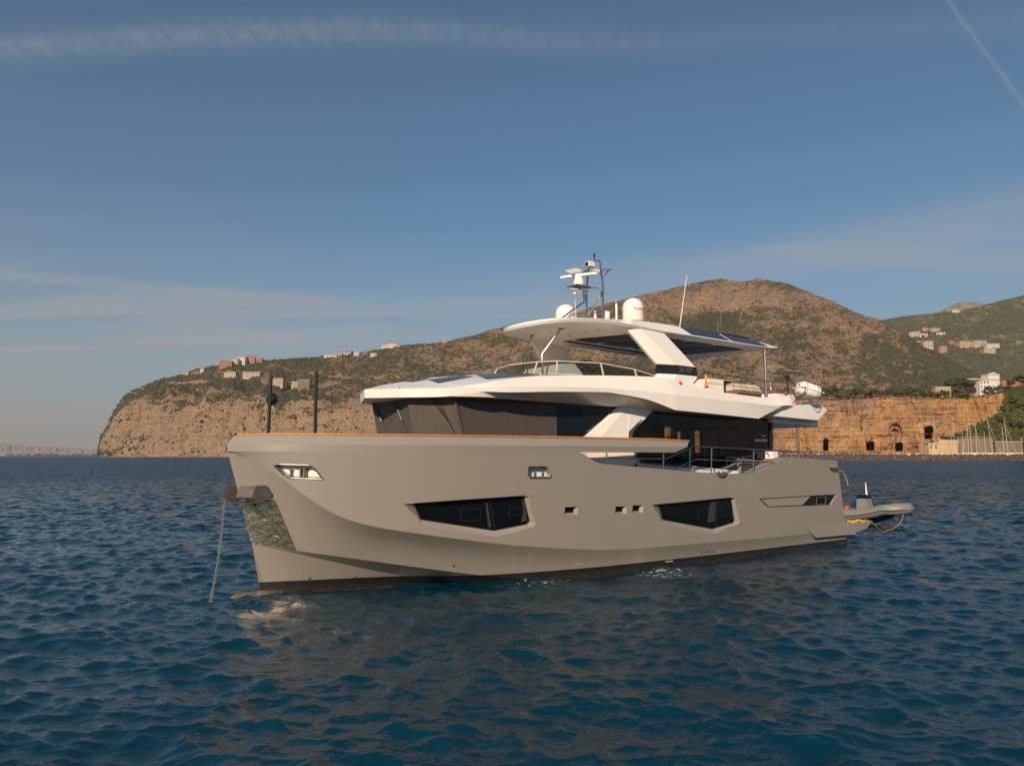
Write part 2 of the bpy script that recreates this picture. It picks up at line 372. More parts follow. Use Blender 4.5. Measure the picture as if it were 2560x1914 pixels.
def lerp(a, b, t): return a * (1 - t) + b * t
rows = [KB]
for t in (0.25, 0.5, 0.75, 0.95): rows.append(lerp(KB, CRL, t))
rows.append(CRL)
blend = np.clip((ss - 0.02) / 0.12, 0, 1)[:, None]
for tz, ty in ((.03, .05), (.10, .16), (.25, .42), (.45, .66), (.70, .86)):
    q = lerp(CRL, DL, tz); q[:, 1] = lerp(CRL[:, 1], DL[:, 1], tz + (ty - tz) * blend[:, 0] ** 1.2); rows.append(q)
rows += [DL, EL, FL, GL]
hb = MB()
ring = [list(map(tuple, r)) for r in rows]
stb = [[(x, -y, z) for x, y, z in r] for r in ring]
allr = ring + stb[::-1]
hb.grid(allr, closed=True)
nr, nc = len(allr), len(ring[0])
hb.f.append(tuple(i * nc for i in range(nr))); hb.mi.append(0)
hb.f.append(tuple(i * nc + nc - 1 for i in range(nr))[::-1]); hb.mi.append(0)
hull = yb(hb, 'hull', [M['hull'], M['deckgrey'], M['whitein'], M['steel']], smooth=14, merge=0.0004)
_bm = bmesh.new(); _bm.from_mesh(hull.data); BV = BVHTree.FromBMesh(_bm); _bm.free()
def oH(x, y, off=0.0):
    """where a photograph ray meets the hull side (yacht X, Y, Z), pushed out along the hull normal"""
    d = dirb(x, y); h = BV.ray_cast(Vector((CB[0], -CB[1], CB[2])), Vector((d[0], -d[1], d[2])).normalized())
    if h[0] is None: return oY(x, y, 3.3)
    n = h[1]
    if n.dot(Vector((d[0], -d[1], d[2]))) > 0: n = -n
    q = h[0] + n * off; return (q.x, -q.y, q.z)
def frame_from(pts):
    """right, up, out unit vectors of a patch of hull given its corner points"""
    c = np.mean(np.array(pts), 0); q = np.array(pts) - c; u_, s_, v_ = np.linalg.svd(q); n = v_[2]
    if n[1] < 0: n = -n
    return c, n
cutters = []
def pocket(outer, inner, depth):
    """cut a tapered recess into the hull; returns the floor polygon"""
    A = np.array([oH(*p) for p in outer]); Bq = np.array([oH(*p) for p in inner]); c, n = frame_from(A)
    # floor is planar
    Bf = []
    c2 = np.mean(Bq, 0) - n * depth
    for q in Bq: Bf.append(q - n * np.dot(q - c2, n))
    Bf = np.array(Bf); A2 = A + (A - Bf) * (0.25 / depth) * 0.5
    cm = MB(); cm.hexa([tuple(q) for q in A2], [tuple(q) for q in Bf]); cutters.append(cm)
    return Bf, n
WA, nA = pocket([(1008, 1258.6), (1311, 1238), (1322, 1241), (1340, 1309), (1330, 1317), (1241, 1341), (1053, 1312)],
                [(1036, 1258), (1305, 1240.6), (1314, 1244), (1327, 1303), (1321, 1310), (1240, 1327), (1055, 1299)], 0.13)
WB, nB = pocket([(1630, 1261), (1828, 1242.5), (1838, 1245), (1850, 1304), (1845, 1310), (1788, 1333.5), (1653, 1307)],
                [(1653, 1260.5), (1826, 1245), (1834, 1248), (1842, 1302), (1838, 1307), (1788, 1322), (1664, 1299)], 0.13)
ports = []
for o, i in (([(1412.6, 1267.2), (1445.3, 1265.6), (1444, 1286.2), (1411, 1287)], [(1413.5, 1268), (1439.5, 1267), (1437.5, 1281), (1412, 1281.8)]),
             ([(1539, 1265.4), (1567.6, 1264.6), (1566.4, 1283.8), (1537.5, 1284)], [(1540, 1266.3), (1562, 1265.5), (1560, 1279), (1538.6, 1279.6)]),
             ([(1582, 1262.8), (1609, 1262), (1607, 1281.6), (1580.4, 1282.2)], [(1583, 1263.6), (1604, 1263), (1602, 1276.8), (1581.5, 1277.4)])):
    ports.append(pocket(o, i, 0.10))
AFT, nF = pocket([(1898, 1245.8), (2092.7, 1235), (2076.4, 1262), (1920, 1267.9)], [(1899.5, 1246.6), (2090.5, 1236), (2075.4, 1261.2), (1921, 1267)], 0.05)
MF, nM = pocket([(1321, 1167.5), (1323.5, 1166), (1364, 1166), (1368, 1168.5), (1378, 1187.5), (1374.8, 1193.8), (1325.5, 1193.8), (1320.2, 1184)],
                [(1323, 1169.5), (1325, 1168.5), (1362, 1168.5), (1365.5, 1170.5), (1373.5, 1187), (1371.5, 1190.5), (1327.5, 1190.5), (1323, 1183)], 0.15)
BF, nBF = pocket([(683.5, 1161.3), (700, 1160.6), (773.3, 1163.0), (787.3, 1171.3), (807.2, 1197.4), (727.4, 1195.2), (711.4, 1187.3)],
                 [(690, 1164.5), (702, 1163.8), (771, 1166.0), (783, 1173), (799, 1194), (729.4, 1192.2), (714.4, 1185.3)], 0.16)
deps = None
for k, cm in enumerate(cutters):
    co = yb(cm, 'cut', [M['hull']], smooth=0); co.parent = yacht
    bm_ = hull.modifiers.new('b%d' % k, 'BOOLEAN'); bm_.object = co; bm_.operation = 'DIFFERENCE'; bm_.solver = 'EXACT'
    cm.obj = co
bpy.context.view_layer.update()
deps = bpy.context.evaluated_depsgraph_get()
newme = bpy.data.meshes.new_from_object(hull.evaluated_get(deps))
hull.modifiers.clear(); hull.data = newme
for cm in cutters: bpy.data.objects.remove(cm.obj)
newme.polygons.foreach_set('use_smooth', [True] * len(newme.polygons)); newme.set_sharp_from_angle(angle=R(14))
for p in newme.polygons:      # decks on top of the hull body
    if p.normal.z > 0.93 and p.center.z > 2.5: p.material_index = 1

def plane_patch(px, c, n, off):
    """pixels -> points on the plane through c with normal n, pushed out by off"""
    out = []
    for x, y in px:
        d = dirb(x, y); t = np.dot(c + n * off - CB, n) / np.dot(d, n); out.append(tuple(CB + d * t))
    return out
def slab(poly, n, th, m=0): return MB().prism(poly, tuple(-np.array(n) * th), m)
def bar_loop(mb, pts, r, n=6, close=True):
    pts = [tuple(p) for p in pts]
    for a, b in zip(pts, pts[1:] + ([pts[0]] if close else [])): mb.tube([a, b], r, n)
    return mb
def hull_window(Wf, n, mull, panes, curtain):
    c = np.mean(Wf, 0); poly = [tuple(q + n * 0.012) for q in Wf]
    w = yb(slab(poly, n, 0.02), 'hull_window', M['glass'], smooth=0)
    fr = MB(); bar_loop(fr, [tuple(q + n * 0.012 + (c - q) * 0.006) for q in Wf], 0.014); yb(fr, 'frame', M['black'], w)
    mp = plane_patch(mull, c, n, 0.016); yb(MB().tube(mp, 0.014, 6), 'mullion', M['black'], w)
    for p in panes:
        yb(bar_loop(MB(), plane_patch(p, c, n, 0.020), 0.0035, 5), 'hinged_pane', M['panel'], w)
    for p in curtain:
        yb(slab(plane_patch(p, c, n, 0.0155), n, 0.003), 'curtain', M['curt'], w, smooth=0)
M['curt'] = mat('curtain_behind_glass', (0.045, 0.05, 0.038), 0.35, var=0.5, vscale=12)
hull_window(WA, nA, [(1224.5, 1247.5), (1237, 1325)], [[(1154, 1270.6), (1203, 1270), (1200, 1300.3), (1150, 1301.8)], [(1273.5, 1268.2), (1305.3, 1266.7), (1303.2, 1284.8), (1271.4, 1286.4)]],
            [[(1213, 1253), (1218, 1252.6), (1229, 1318), (1221, 1317), (1217, 1285)], [(1304, 1247), (1311, 1252), (1318, 1300), (1303, 1305), (1309, 1275)]])
hull_window(WB, nB, [(1794.8, 1248), (1790, 1321)], [[(1747.6, 1270), (1772.7, 1268.6), (1770.4, 1294.6), (1745, 1295.2)], [(1805.6, 1267), (1830, 1265.3), (1828, 1288.7), (1804, 1290.4)]],
            [[(1775, 1256), (1791, 1252), (1787, 1303), (1768, 1305)], [(1829, 1252), (1831, 1252), (1836, 1298), (1832, 1299)]])
for Wf, n in ports:
    c = np.mean(Wf, 0); w = yb(slab([tuple(q + n * 0.012) for q in Wf], n, 0.02), 'porthole', M['glass'], smooth=0)
    yb(bar_loop(MB(), [tuple(q + n * 0.010 + (c - q) * 0.03) for q in Wf], 0.006), 'frame', M['black'], w)
# long black inset aft with a grey cover panel and a small window
c = np.mean(AFT, 0)
ins = yb(slab([tuple(q + nF * 0.010) for q in AFT], nF, 0.02), 'black_inset', M['blackgloss'], smooth=0)
pn = yb(slab(plane_patch([(1903, 1247.8), (2026, 1240.5), (2006.5, 1262), (1921.5, 1265.6)], c, nF, 0.045), nF, 0.03), 'cover_panel', M['hullpanel'], ins, smooth=0); bevel_mesh(pn, 0.006, 1)
yb(slab(plane_patch([(2042, 1243.5), (2064.5, 1241.5), (2063, 1259.8), (2040.5, 1260.6)], c, nF, 0.014), nF, 0.003), 'side_window', M['glass'], ins, smooth=0)
yb(bar_loop(MB(), plane_patch([(2042, 1243.5), (2064.5, 1241.5), (2063, 1259.8), (2040.5, 1260.6)], c, nF, 0.018), 0.006), 'frame', M['greytext'], ins)
# fairleads: steel rim, bright pocket, two bollards each
def fairlead(Wf, n, rim_px, bol, hgt):
    c = np.mean(Wf, 0)
    f_ = yb(slab([tuple(q + n * 0.006) for q in Wf], n, 0.01), 'fairlead', M['white'], smooth=0)
    rm = MB(); bar_loop(rm, [oH(x, y, 0.006) for x, y in rim_px], 0.020, 8); yb(rm, 'rim', M['steel'], f_)
    for (x, y0, y1, r) in bol:
        a = np.array(plane_patch([(x, y0)], c, n, 0.07)[0]); b = np.array(plane_patch([(x, y1)], c, n, 0.07)[0])
        mb = MB().lathe(tuple(b), [(r, 0), (r, a[2] - b[2] - 0.02), (r * 1.7, a[2] - b[2] - 0.015), (r * 1.7, a[2] - b[2])], 14)
        yb(mb, 'bollard', M['steel'], f_)
fairlead(MF, nM, [(1321, 1168), (1323.5, 1166), (1364, 1166), (1368, 1168.5), (1378, 1187.5), (1374.8, 1193.8), (1325.5, 1193.8), (1320.2, 1184)],
         [(1336, 1177.5, 1191, 0.022), (1355.5, 1177.5, 1191, 0.022)], 0.1)
fairlead(BF, nBF, [(683.5, 1161.3), (700, 1160.6), (773.3, 1163.0), (787.3, 1171.3), (807.2, 1197.4), (727.4, 1195.2), (711.4, 1187.3)],
         [(727, 1173, 1190, 0.03), (751, 1171, 1190, 0.03), (761, 1170, 1190, 0.055)], 0.1)

# styling grooves pressed in the topsides are modelled as fine raised lips
def lip(px, name='styling_lip', r=0.007):
    yb(MB().tube([oH(x, y, 0.001) for x, y in px], r, 6, r2=0.0012), name, M['hull'])
lip([(690, 1158.2), (800, 1157.2), (911, 1156.5)]); lip([(807, 1198), (870, 1200.5), (932, 1201.5)])
lip([(1322, 1240.6), (1370, 1236.5), (1412, 1233)]); lip([(1838, 1243), (1862, 1241), (1885, 1239.5)])
lip([(1470, 1133), (1380, 1132.5), (1300, 1134)]); lip([(1036, 1257.8), (1010, 1258.5), (987, 1260)])

# polished plate on the stem
gr = []
for i in range(17):
    t = i / 16; r_ = []
    for j in range(13):
        u_ = j / 12; a = np.array([600.6, 1249]) * (1 - u_) + np.array([686 + (1 - min(1, t * 12)) * -4, 1244.5]) * u_
        b = np.array([630.2, 1358.0]) * (1 - u_) + np.array([740.5, 1374.6]) * u_
        p = a * (1 - t) + b * t
        r_.append(oH(p[0] + 0.6, p[1], 0.008))
    gr.append(r_)
yb(MB().grid(gr), 'stem_plate', M['plate'], smooth=60)

# bulwark with its knuckle, teak capping on top
NB_ = 120
def bl(x0, x1, yf, zf, n=NB_):
    t = np.linspace(0, 1, n) ** 1.25; X = x0 + t * (x1 - x0)
    Y = smooth_arr(np.maximum(wide(yf, X, x0), 0.012), 3); Z = zf(X); return [(a, b, c) for a, b, c in zip(X, Y, Z)]
one = lambda v: (lambda X: 0 * X + v)
ztop = tab([(-1, 4.085), (11, 4.07), (12.6, 4.03)])
r_cap = bl(-0.98, 12.70, lambda X: K_Y(X - 0.05) - 0.14, ztop)
r_kn = bl(-1.16, 12.45, K_Y, one(3.845))
r_kb = bl(-1.12, 11.9, lambda X: K_Y(X + 0.02) - 0.02, one(3.668))
r_ki = bl(-0.9, 11.9, lambda X: K_Y(X) - 0.24, one(3.66)); r_ci = bl(-0.8, 12.6, lambda X: K_Y(X) - 0.26, ztop)
bw = MB().grid([r_cap, r_kn, r_kb, r_ki, r_ci, r_cap])
nn = len(r_cap); bw.f.append((nn - 1, 2 * nn - 1, 3 * nn - 1, 4 * nn - 1, 5 * nn - 1)); bw.mi.append(0)
bw.mirror(); yb(bw, 'bulwark', M['hull'], merge=0.0005, smooth=24)
tk = MB(); a_ = bl(-0.93, 12.72, lambda X: K_Y(X - 0.05) - 0.12, lambda X: ztop(X)); up = lambda l, d: [(x, y, z + d) for x, y, z in l]
b_ = bl(-0.80, 12.66, lambda X: K_Y(X - 0.05) - 0.29, lambda X: ztop(X))
tk.grid([up(a_, 0.002), up(a_, 0.052), up(b_, 0.052), up(b_, 0.002), up(a_, 0.002)]); tk.mirror(); yb(tk, 'teak_capping', M['teak'], smooth=40)
# small white kick plate closes foredeck so nothing looks hollow
# bulbous bow just breaking the surface
yb(MB().lathe((0, 0, -0.115), [(0.02, -0.98), (0.10, -0.93), (0.17, -0.8), (0.21, -0.55), (0.21, -0.2), (0.18, 0.5)], 20, 'x'), 'bulbous_bow', M['bulb'])

# anchor rollers: boxy brushed cheeks at the stem
def roller(sgn, px_face, px_box):
    pass
anc = MB(); ao = None
cy = [(-.90, 2.52), (-.78, 2.80), (-.72, 2.84), (-.32, 2.86), (-.14, 2.56), (-.22, 2.40), (-.62, 2.30), (-.82, 2.36)]
for sg_ in (1, -1):
    cy = [(x - (.24 if sg_ < 0 else 0), z) for x, z in [(-.90, 2.52), (-.78, 2.80), (-.72, 2.84), (-.32, 2.86), (-.14, 2.56), (-.22, 2.40), (-.62, 2.30), (-.82, 2.36)]]
    dx_ = -.20 if sg_ < 0 else 0
    co = [(-.64, 2.52), (-.56, 2.80), (-.30, 2.82), (-.13, 2.58), (-.20, 2.44), (-.36, 2.42), (-.42, 2.27), (-.50, 2.27), (-.55, 2.42)]
    ci = [(-.95, 2.52), (-.84, 2.79), (-.50, 2.81), (-.30, 2.58), (-.36, 2.46), (-.50, 2.44), (-.60, 2.40), (-.72, 2.40), (-.84, 2.44)]
    anc.hexa([(x + dx_, .26 * sg_, z) for x, z in ci], [(x + dx_, .66 * sg_, z) for x, z in co])
    anc.hexa([(x + dx_ - .01, .66 * sg_, z) for x, z in co], [(x + dx_ - .01, .70 * sg_, z) for x, z in co])
    anc.hexa([(-.30 + dx_, .62 * sg_, 2.80), (-.02 + dx_, .60 * sg_, 2.80), (-.02 + dx_, .3 * sg_, 2.80), (-.3 + dx_, .3 * sg_, 2.80)], [(-.30 + dx_, .62 * sg_, 2.90), (-.08 + dx_, .60 * sg_, 2.92), (-.08 + dx_, .3 * sg_, 2.92), (-.3 + dx_, .3 * sg_, 2.90)])
anc.prism([(-1.02, -.04, 2.36), (-.86, .66, 2.36), (-.30, .72, 2.36), (-.30, -.72, 2.36), (-.86, -.66, 2.36), (-1.02, .04, 2.36)][::-1][:0] or [(-.98, .0, 2.36), (-.84, .70, 2.36), (-.16, .76, 2.38), (-.16, -.76, 2.38), (-.84, -.70, 2.36)], (0, 0, .035))
ao = yb(anc, 'anchor_roller', M['dksteel'], smooth=0); bevel_mesh(ao, 0.01, 2)
for y in (0.48, -0.48):
    yb(MB().lathe((-.82, y, 2.43), [(0.03, -.11), (0.07, -.10), (0.045, 0), (0.07, .10), (0.03, .11)], 14, 'y'), 'roller_drum', M['steel'], ao)

# ---------------------------------------------------------------- deckhouse
SY = tab([(4.4, 2.02), (7, 2.2), (10, 2.4), (12, 2.6), (19, 2.6)])
sy = lambda X: float(SY(X))
# faceted wheelhouse screen (bottom, top): reverse raked, dressed in taupe covers
cb = [(3.70, -1.2, 3.62), (3.70, 1.2, 3.62), (4.85, 2.02, 3.62), (7.92, 2.26, 3.62)]
ct = [(3.38, -1.2, 5.20), (3.38, 1.2, 5.20), (4.42, 2.0, 5.22), (7.92, 2.24, 5.22)]
wh = MB(); wh.hexa([(3.80, -1.16, 3.6), (3.80, 1.16, 3.6), (4.92, 1.94, 3.6), (12.0, 2.3, 3.6), (12.0, -2.3, 3.6), (4.92, -1.94, 3.6)],
                   [(3.48, -1.16, 5.25), (3.48, 1.16, 5.25), (4.50, 1.92, 5.25), (12.0, 2.3, 5.25), (12.0, -2.3, 5.25), (4.50, -1.92, 5.25)])
yb(wh, 'wheelhouse', M['blackgloss'], smooth=0)
def cover(i, j, n=18, m_=10):
    b0, b1, t0, t1 = map(np.array, (cb[i], cb[j], ct[i], ct[j])); out = np.cross(b1 - b0, t0 - b0); out = out / np.linalg.norm(out)
    if out[0] > 0.3 or (abs(out[0]) < 0.3 and out[1] * (b0[1] + b1[1]) < 0): out = -out
    rr = []
    for a in range(m_ + 1):
        row = []
        for b in range(n + 1):
            u_, v_ = b / n, a / m_; p = (b0 * (1 - u_) + b1 * u_) * (1 - v_) + (t0 * (1 - u_) + t1 * u_) * v_
            sag = 0.012 * math.sin(u_ * 9 + v_ * 3) * math.sin(math.pi * u_) + 0.006 * math.sin(u_ * 31)
            row.append(tuple(p + out * (sag * (1 - v_ * 0.4)))) 
        rr.append(row)
    return rr
for (i, j) in ((0, 1), (1, 2), (2, 3)):
    mb = MB().grid(cover(i, j))
    yb(mb, 'window_cover', M['cover'], smooth=50)
mb = MB().grid([[(x, -y, z) for x, y, z in r] for r in cover(1, 2)]).grid([[(x, -y, z) for x, y, z in r] for r in cover(2, 3)])
yb(mb, 'window_cover', M['cover'], smooth=50)
# round edge piping between the covers, and press studs
yb(MB().tube([(4.85, 2.03, 3.62), (4.42, 2.01, 5.2)], 0.045, 10), 'cover_piping', M['cover'])
for k in range(13):
    pass
st = MB()
for x, y in [(968, 997), (1036, 995), (1091, 993.5), (1128, 993.5), (1166, 995), (1208, 997.5), (1252, 1000), (1298, 1002.5), (1342, 1005), (1382, 1007), (981, 1080), (1023, 1080), (1066, 1080), (1143, 1082), (1189, 1082.5), (1250, 1083), (1296, 1084), (1340, 1084.5)]:
    if x < 1060: q = oX(x, y, 3.42 + (y - 995) * 0.0032) if x < 1045 else None
    q = oY(x, y, lambda X: float(np.interp(X, [3.4, 4.45, 7.9], [1.2, 2.03, 2.27]))) if x > 1045 else oX(x, y, 3.36 + (y - 995) * 0.0030)
    yb(MB().lathe((q[0] - 0.01, q[1] + 0.015, q[2]), [(0.012, -0.01), (0.012, 0.01)], 8, 'y'), 'cover_stud', M['steel'])
# wipers
def wiper(pts, thin):
    mb = MB()
    for a, b, r in pts: mb.tube([a, b], r, 6)
    yb(mb, 'wiper', M['black'])
def fx(u_, v_, k, off=0.05):      # point on facet k (0 centre, 1 port)
    i, j = ((0, 1), (1, 2))[k]; b0, b1, t0, t1 = map(np.array, (cb[i], cb[j], ct[i], ct[j]))
    p = (b0 * (1 - u_) + b1 * u_) * (1 - v_) + (t0 * (1 - u_) + t1 * u_) * v_
    o_ = np.array([-1, 0, 0]) if k == 0 else np.array([-0.58, 0.81, 0]); return tuple(p + o_ * off)
for k, u0 in ((0, .06), (0, .62), (1, .50)):
    w_ = 0.24 if k == 0 else 0.34
    wiper([(fx(u0, .98, k), fx(u0 + w_ * .72, .60, k), .013), (fx(u0 + .06, .98, k), fx(u0 + w_ * .72, .60, k), .008), (fx(u0 + w_ * .45, .93, k, .04), fx(u0 + w_ * 1.0, .38, k, .04), .012)], 0)

# side glass behind the cover end, slightly recessed
q = [oY(x, y, lambda X: sy(X) - 0.03) for x, y in [(1386, 1004), (1562, 1012), (1465.5, 1089), (1386, 1089)]]
sg = yb(MB().prism(q, (0, -0.03, 0)), 'side_window', M['blackgloss'], smooth=0)
q2 = [oY(x, y, lambda X: sy(X) - 0.022) for x, y in [(1392, 1012), (1522, 1018), (1521, 1040), (1470, 1074), (1392, 1074)]]
M['blind'] = mat('blue_blind', (0.005, 0.014, 0.022), 0.25, spec=0.25, var=0.4, vscale=14)
yb(MB().prism(q2, (0, -0.004, 0)), 'blind', M['blind'], sg, smooth=0)
bar_loop(fr := MB(), [oY(x, y, lambda X: sy(X) - 0.015) for x, y in [(1522, 1018), (1521, 1040), (1466, 1079)]], 0.008, 6, False); yb(fr, 'frame', M['greytext'], sg)

# white side of the superstructure: pillar and the base strip under the saloon glass
P_ = [(1559, 1004), (1650, 1008), (1634.7, 1023.7), (1586, 1074), (1582, 1080), (1580, 1088), (1580, 1100), (1594, 1137), (1598, 1145), (1604, 1151.5), (1850, 1177), (1850, 1200), (1480, 1180), (1430, 1110), (1465.5, 1087)]
q = [oY(x, y, sy) for x, y in P_]
mbp = MB().prism(q, (0, -0.07, 0)); pw = yb(mbp, 'superstructure_side', M['white'], smooth=0)
# raised diagonal facet of the pillar
A_ = [oY(x, y, lambda X: sy(X) + d_) for (x, y, d_) in [(1466, 1087, .004), (1565, 1006, .004), (1576, 1006, .07), (1506, 1090, .07), (1500, 1106, .07), (1478, 1106, .004)]]
B_ = [oY(x, y, lambda X: sy(X) + d_) for (x, y, d_) in [(1576, 1006, .07), (1645, 1012, .03), (1634, 1024, .03), (1588, 1072, .03), (1582, 1082, .03), (1582, 1106, .03), (1500, 1106, .07), (1506, 1090, .07)]]
fm = MB(); n0 = len(fm.v); fm.add(A_, [(0, 1, 2, 3), (0, 3, 4, 5)]); fm.add(B_, [(0, 1, 2), (0, 2, 3, 7), (7, 3, 4), (7, 4, 5, 6)]); yb(fm, 'pillar_facet', M['white'], smooth=0)
yb(MB().tube([oY(1572, 1034, lambda X: sy(X) + .055), oY(1572, 1098, lambda X: sy(X) + .055)], 0.010, 6), 'panel_seam', M['white'])

# roof of the wheelhouse: brow, fascia, shaded lower facet
n_ = 5
f1 = [(2.60, 0, 5.47), (3.05, 1.35, 5.42), (4.1, 2.2, 5.43), (4.95, 2.55, 5.46), (5.72, 2.8, 5.50), (7.14, 3.0, 5.57), (9.0, 3.08, 5.625), (9.7, 3.12, 5.635), (11.0, 3.22, 5.60), (12.1, 3.30, 5.55)]
fa = [(2.62, 0, 5.22), (3.07, 1.33, 5.17), (4.1, 2.18, 5.19), (4.95, 2.54, 5.335), (5.75, 2.8, 5.345), (7.15, 3.0, 5.42), (9.0, 3.08, 5.50), (9.75, 3.12, 5.47), (10.9, 3.22, 5.34), (12.05, 3.30, 5.05)]
fs_ = [(2.62, 0, 5.219), (3.07, 1.32, 5.169), (4.1, 2.17, 5.189), (4.95, 2.53, 5.33), (5.95, 2.52, 5.27), (7.5, 2.46, 5.20), (9.6, 2.52, 5.14), (10.6, 2.54, 5.13), (11.4, 2.64, 5.10), (12.15, 2.66, 5.03)]
f0 = [(2.63, 0, 5.218), (3.08, 1.31, 5.168), (4.1, 2.16, 5.188), (4.95, 2.50, 5.20), (5.95, 2.48, 5.195), (7.5, 2.42, 5.175), (9.6, 2.46, 5.135), (10.6, 2.50, 5.125), (11.4, 2.60, 5.095), (12.15, 2.62, 5.02)]
g_ = [(2.62, 0, 5.475), (3.12, 1.28, 5.44), (4.12, 2.10, 5.46), (4.9, 2.40, 5.56), (5.6, 2.45, 5.70), (7.1, 2.50, 5.92), (9.2, 2.66, 6.06), (10.0, 2.74, 6.10), (11.3, 2.82, 6.15), (12.2, 2.88, 6.15)]
c_ = [(2.64, 0, 5.48), (3.2, 0, 5.64), (4.3, 0, 5.86), (5.0, 0, 5.98), (5.8, 0, 6.08), (7.4, 0, 6.25), (9.3, 0, 6.30), (10.0, 0, 6.30), (11.3, 0, 6.30), (12.2, 0, 6.28)]
s0_ = [(x, 0, z - 0.02) for x, y, z in f0]
def soft(l):
    a = crom(l[1:], n_); return [l[0]] + a
mid = [tuple(np.array(a) * .5 + np.array(b) * .5 + np.array([0, 0, .03 if i > 1 else 0])) for i, (a, b) in enumerate(zip(c_, g_))]
rf = MB().grid([soft(r) for r in (c_, mid, g_, f1, fa, fs_, f0, s0_)]); rf.mirror()
roof = yb(rf, 'wheelhouse_roof', M['white'], smooth=16, merge=0.0006)
_bm = bmesh.new(); _bm.from_mesh(roof.data); BR = BVHTree.FromBMesh(_bm); _bm.free()
def onroof(X, Y, off=0.006):
    h = BR.ray_cast(Vector((X, -Y, 9)), Vector((0, 0, -1)));
    return (X, Y, (h[0].z if h[0] else 6.0) + off)
def roof_panel(poly, name, m, off=0.012, n=8):
    a, b, c, d = [np.array(p) for p in poly]; rr = []
    for i in range(n + 1):
        rr.append([onroof(*((a * (1 - j / n) + b * j / n) * (1 - i / n) + (d * (1 - j / n) + c * j / n) * i / n), off) for j in range(n + 1)])
    yb(MB().grid(rr), name, m)
def hit_roof(x, y, off):
    for k in range(14):
        d = dirb(x, y + k * .7); h = BR.ray_cast(Vector((CB[0], -CB[1], CB[2])), Vector((d[0], -d[1], d[2])).normalized())
        if h[0] is not None: break
    q = h[0]; n = h[1] if h[1].z > 0 else -h[1]; q = q + n * off; return (q.x, -q.y, q.z)
def roof_px(quad, n=14):
    a, b, c, d = [np.array(p, float) for p in quad]; rr = []
    for i in range(5):
        rr.append([hit_roof(*((a * (1 - j / n) + b * j / n) * (1 - i / 4) + (d * (1 - j / n) + c * j / n) * i / 4), .014) for j in range(n + 1)])
    yb(MB().grid(rr), 'roof_panel', M['panel'])
roof_px([(1070, 949.5), (1152, 939), (1184, 941.2), (1096, 958)]); roof_px([(1186, 935), (1312, 928.6), (1352, 936.8), (1217, 948)]); roof_px([(1322, 928.8), (1438, 929.4), (1484, 937.2), (1360, 936.8)])
roof_px([(1000, 953.6), (1078, 946), (1062, 949.6), (1030, 955)])
for i in range(3):
    x = 3.55 + i * 0.8; z = onroof(x, -0.9)[2]; yb(MB().tube([(x, -0.9, z - .03), (x, -0.9, z + .06), (x + .4, -0.9, z + .10), (x + .4, -0.9, z)], 0.012), 'grab_handle', M['steel'])
sl = MB()
a = oY(1122, 942, 0.3); b = oY(1122, 931, 0.3); sl.tube([a, b], 0.02); c2 = oY(1112, 931.5, 0.3); d2 = oY(1206, 925, -0.2); sl.tube([c2, b, d2], 0.012); sl.tube([oY(1200, 934, -0.2), oY(1200, 926, -0.2)], .02)
yb(sl, 'roof_rail', M['steel'])
for x, y in ((1000.5, 969), (1118, 968)):
    q = oY(x, y, lambda X: float(np.interp(X, [3, 4.1, 5], [1.3, 2.1, 2.4]))); yb(MB().lathe((q[0], q[1] - .04, q[2] - .02), [(.03, 0), (.02, .02), (.012, .05)], 8), 'deck_fitting', M['dksteel'])

# upper-deck wings and the deck between them
T_ = [(12.2, 2.88, 6.15), (12.9, 2.93, 6.03), (13.8, 2.97, 5.86), (15.0, 2.97, 5.80), (17.3, 2.95, 5.73), (18.2, 2.95, 5.86), (18.9, 2.95, 5.88)]
K2 = [(12.1, 3.30, 5.55), (12.8, 3.31, 5.53), (13.8, 3.32, 5.50), (15.0, 3.32, 5.47), (17.4, 3.30, 5.405), (18.2, 3.28, 5.46), (18.9, 3.15, 5.49)]
L2 = [(12.05, 3.30, 5.05), (12.8, 3.30, 5.03), (13.8, 3.30, 5.00), (15.0, 3.30, 4.96), (16.5, 3.28, 4.905), (18.0, 3.27, 5.42), (18.9, 3.12, 5.46)]
I2 = [(12.15, 2.66, 5.03), (12.8, 2.66, 5.02), (13.8, 2.66, 5.01), (15.0, 2.66, 4.99), (16.5, 2.66, 4.96), (18.0, 2.8, 5.0), (18.9, 2.8, 5.0)]
Ti = [(x, y - .10, z - .01) for x, y, z in T_]; Bi = [(x, y - .14, 5.42) for x, y, z in T_]; Ci = [(x, 0, 5.42) for x, y, z in T_]; Cs = [(x, 0, z) for x, y, z in I2]
wg = MB().grid([Ci, Bi, Ti, T_, K2, L2, I2, Cs]); wg.mirror(); yb(wg, 'upper_deck_wing', M['white'], smooth=10, merge=0.0006)
# closes the step from roof to upper deck
yb(MB().prism([(12.19, -2.8, 5.4), (12.19, 2.8, 5.4), (12.19, 2.6, 6.26), (12.19, -2.6, 6.26)], (-.04, 0, 0)), 'deck_step', M['white'], smooth=0)
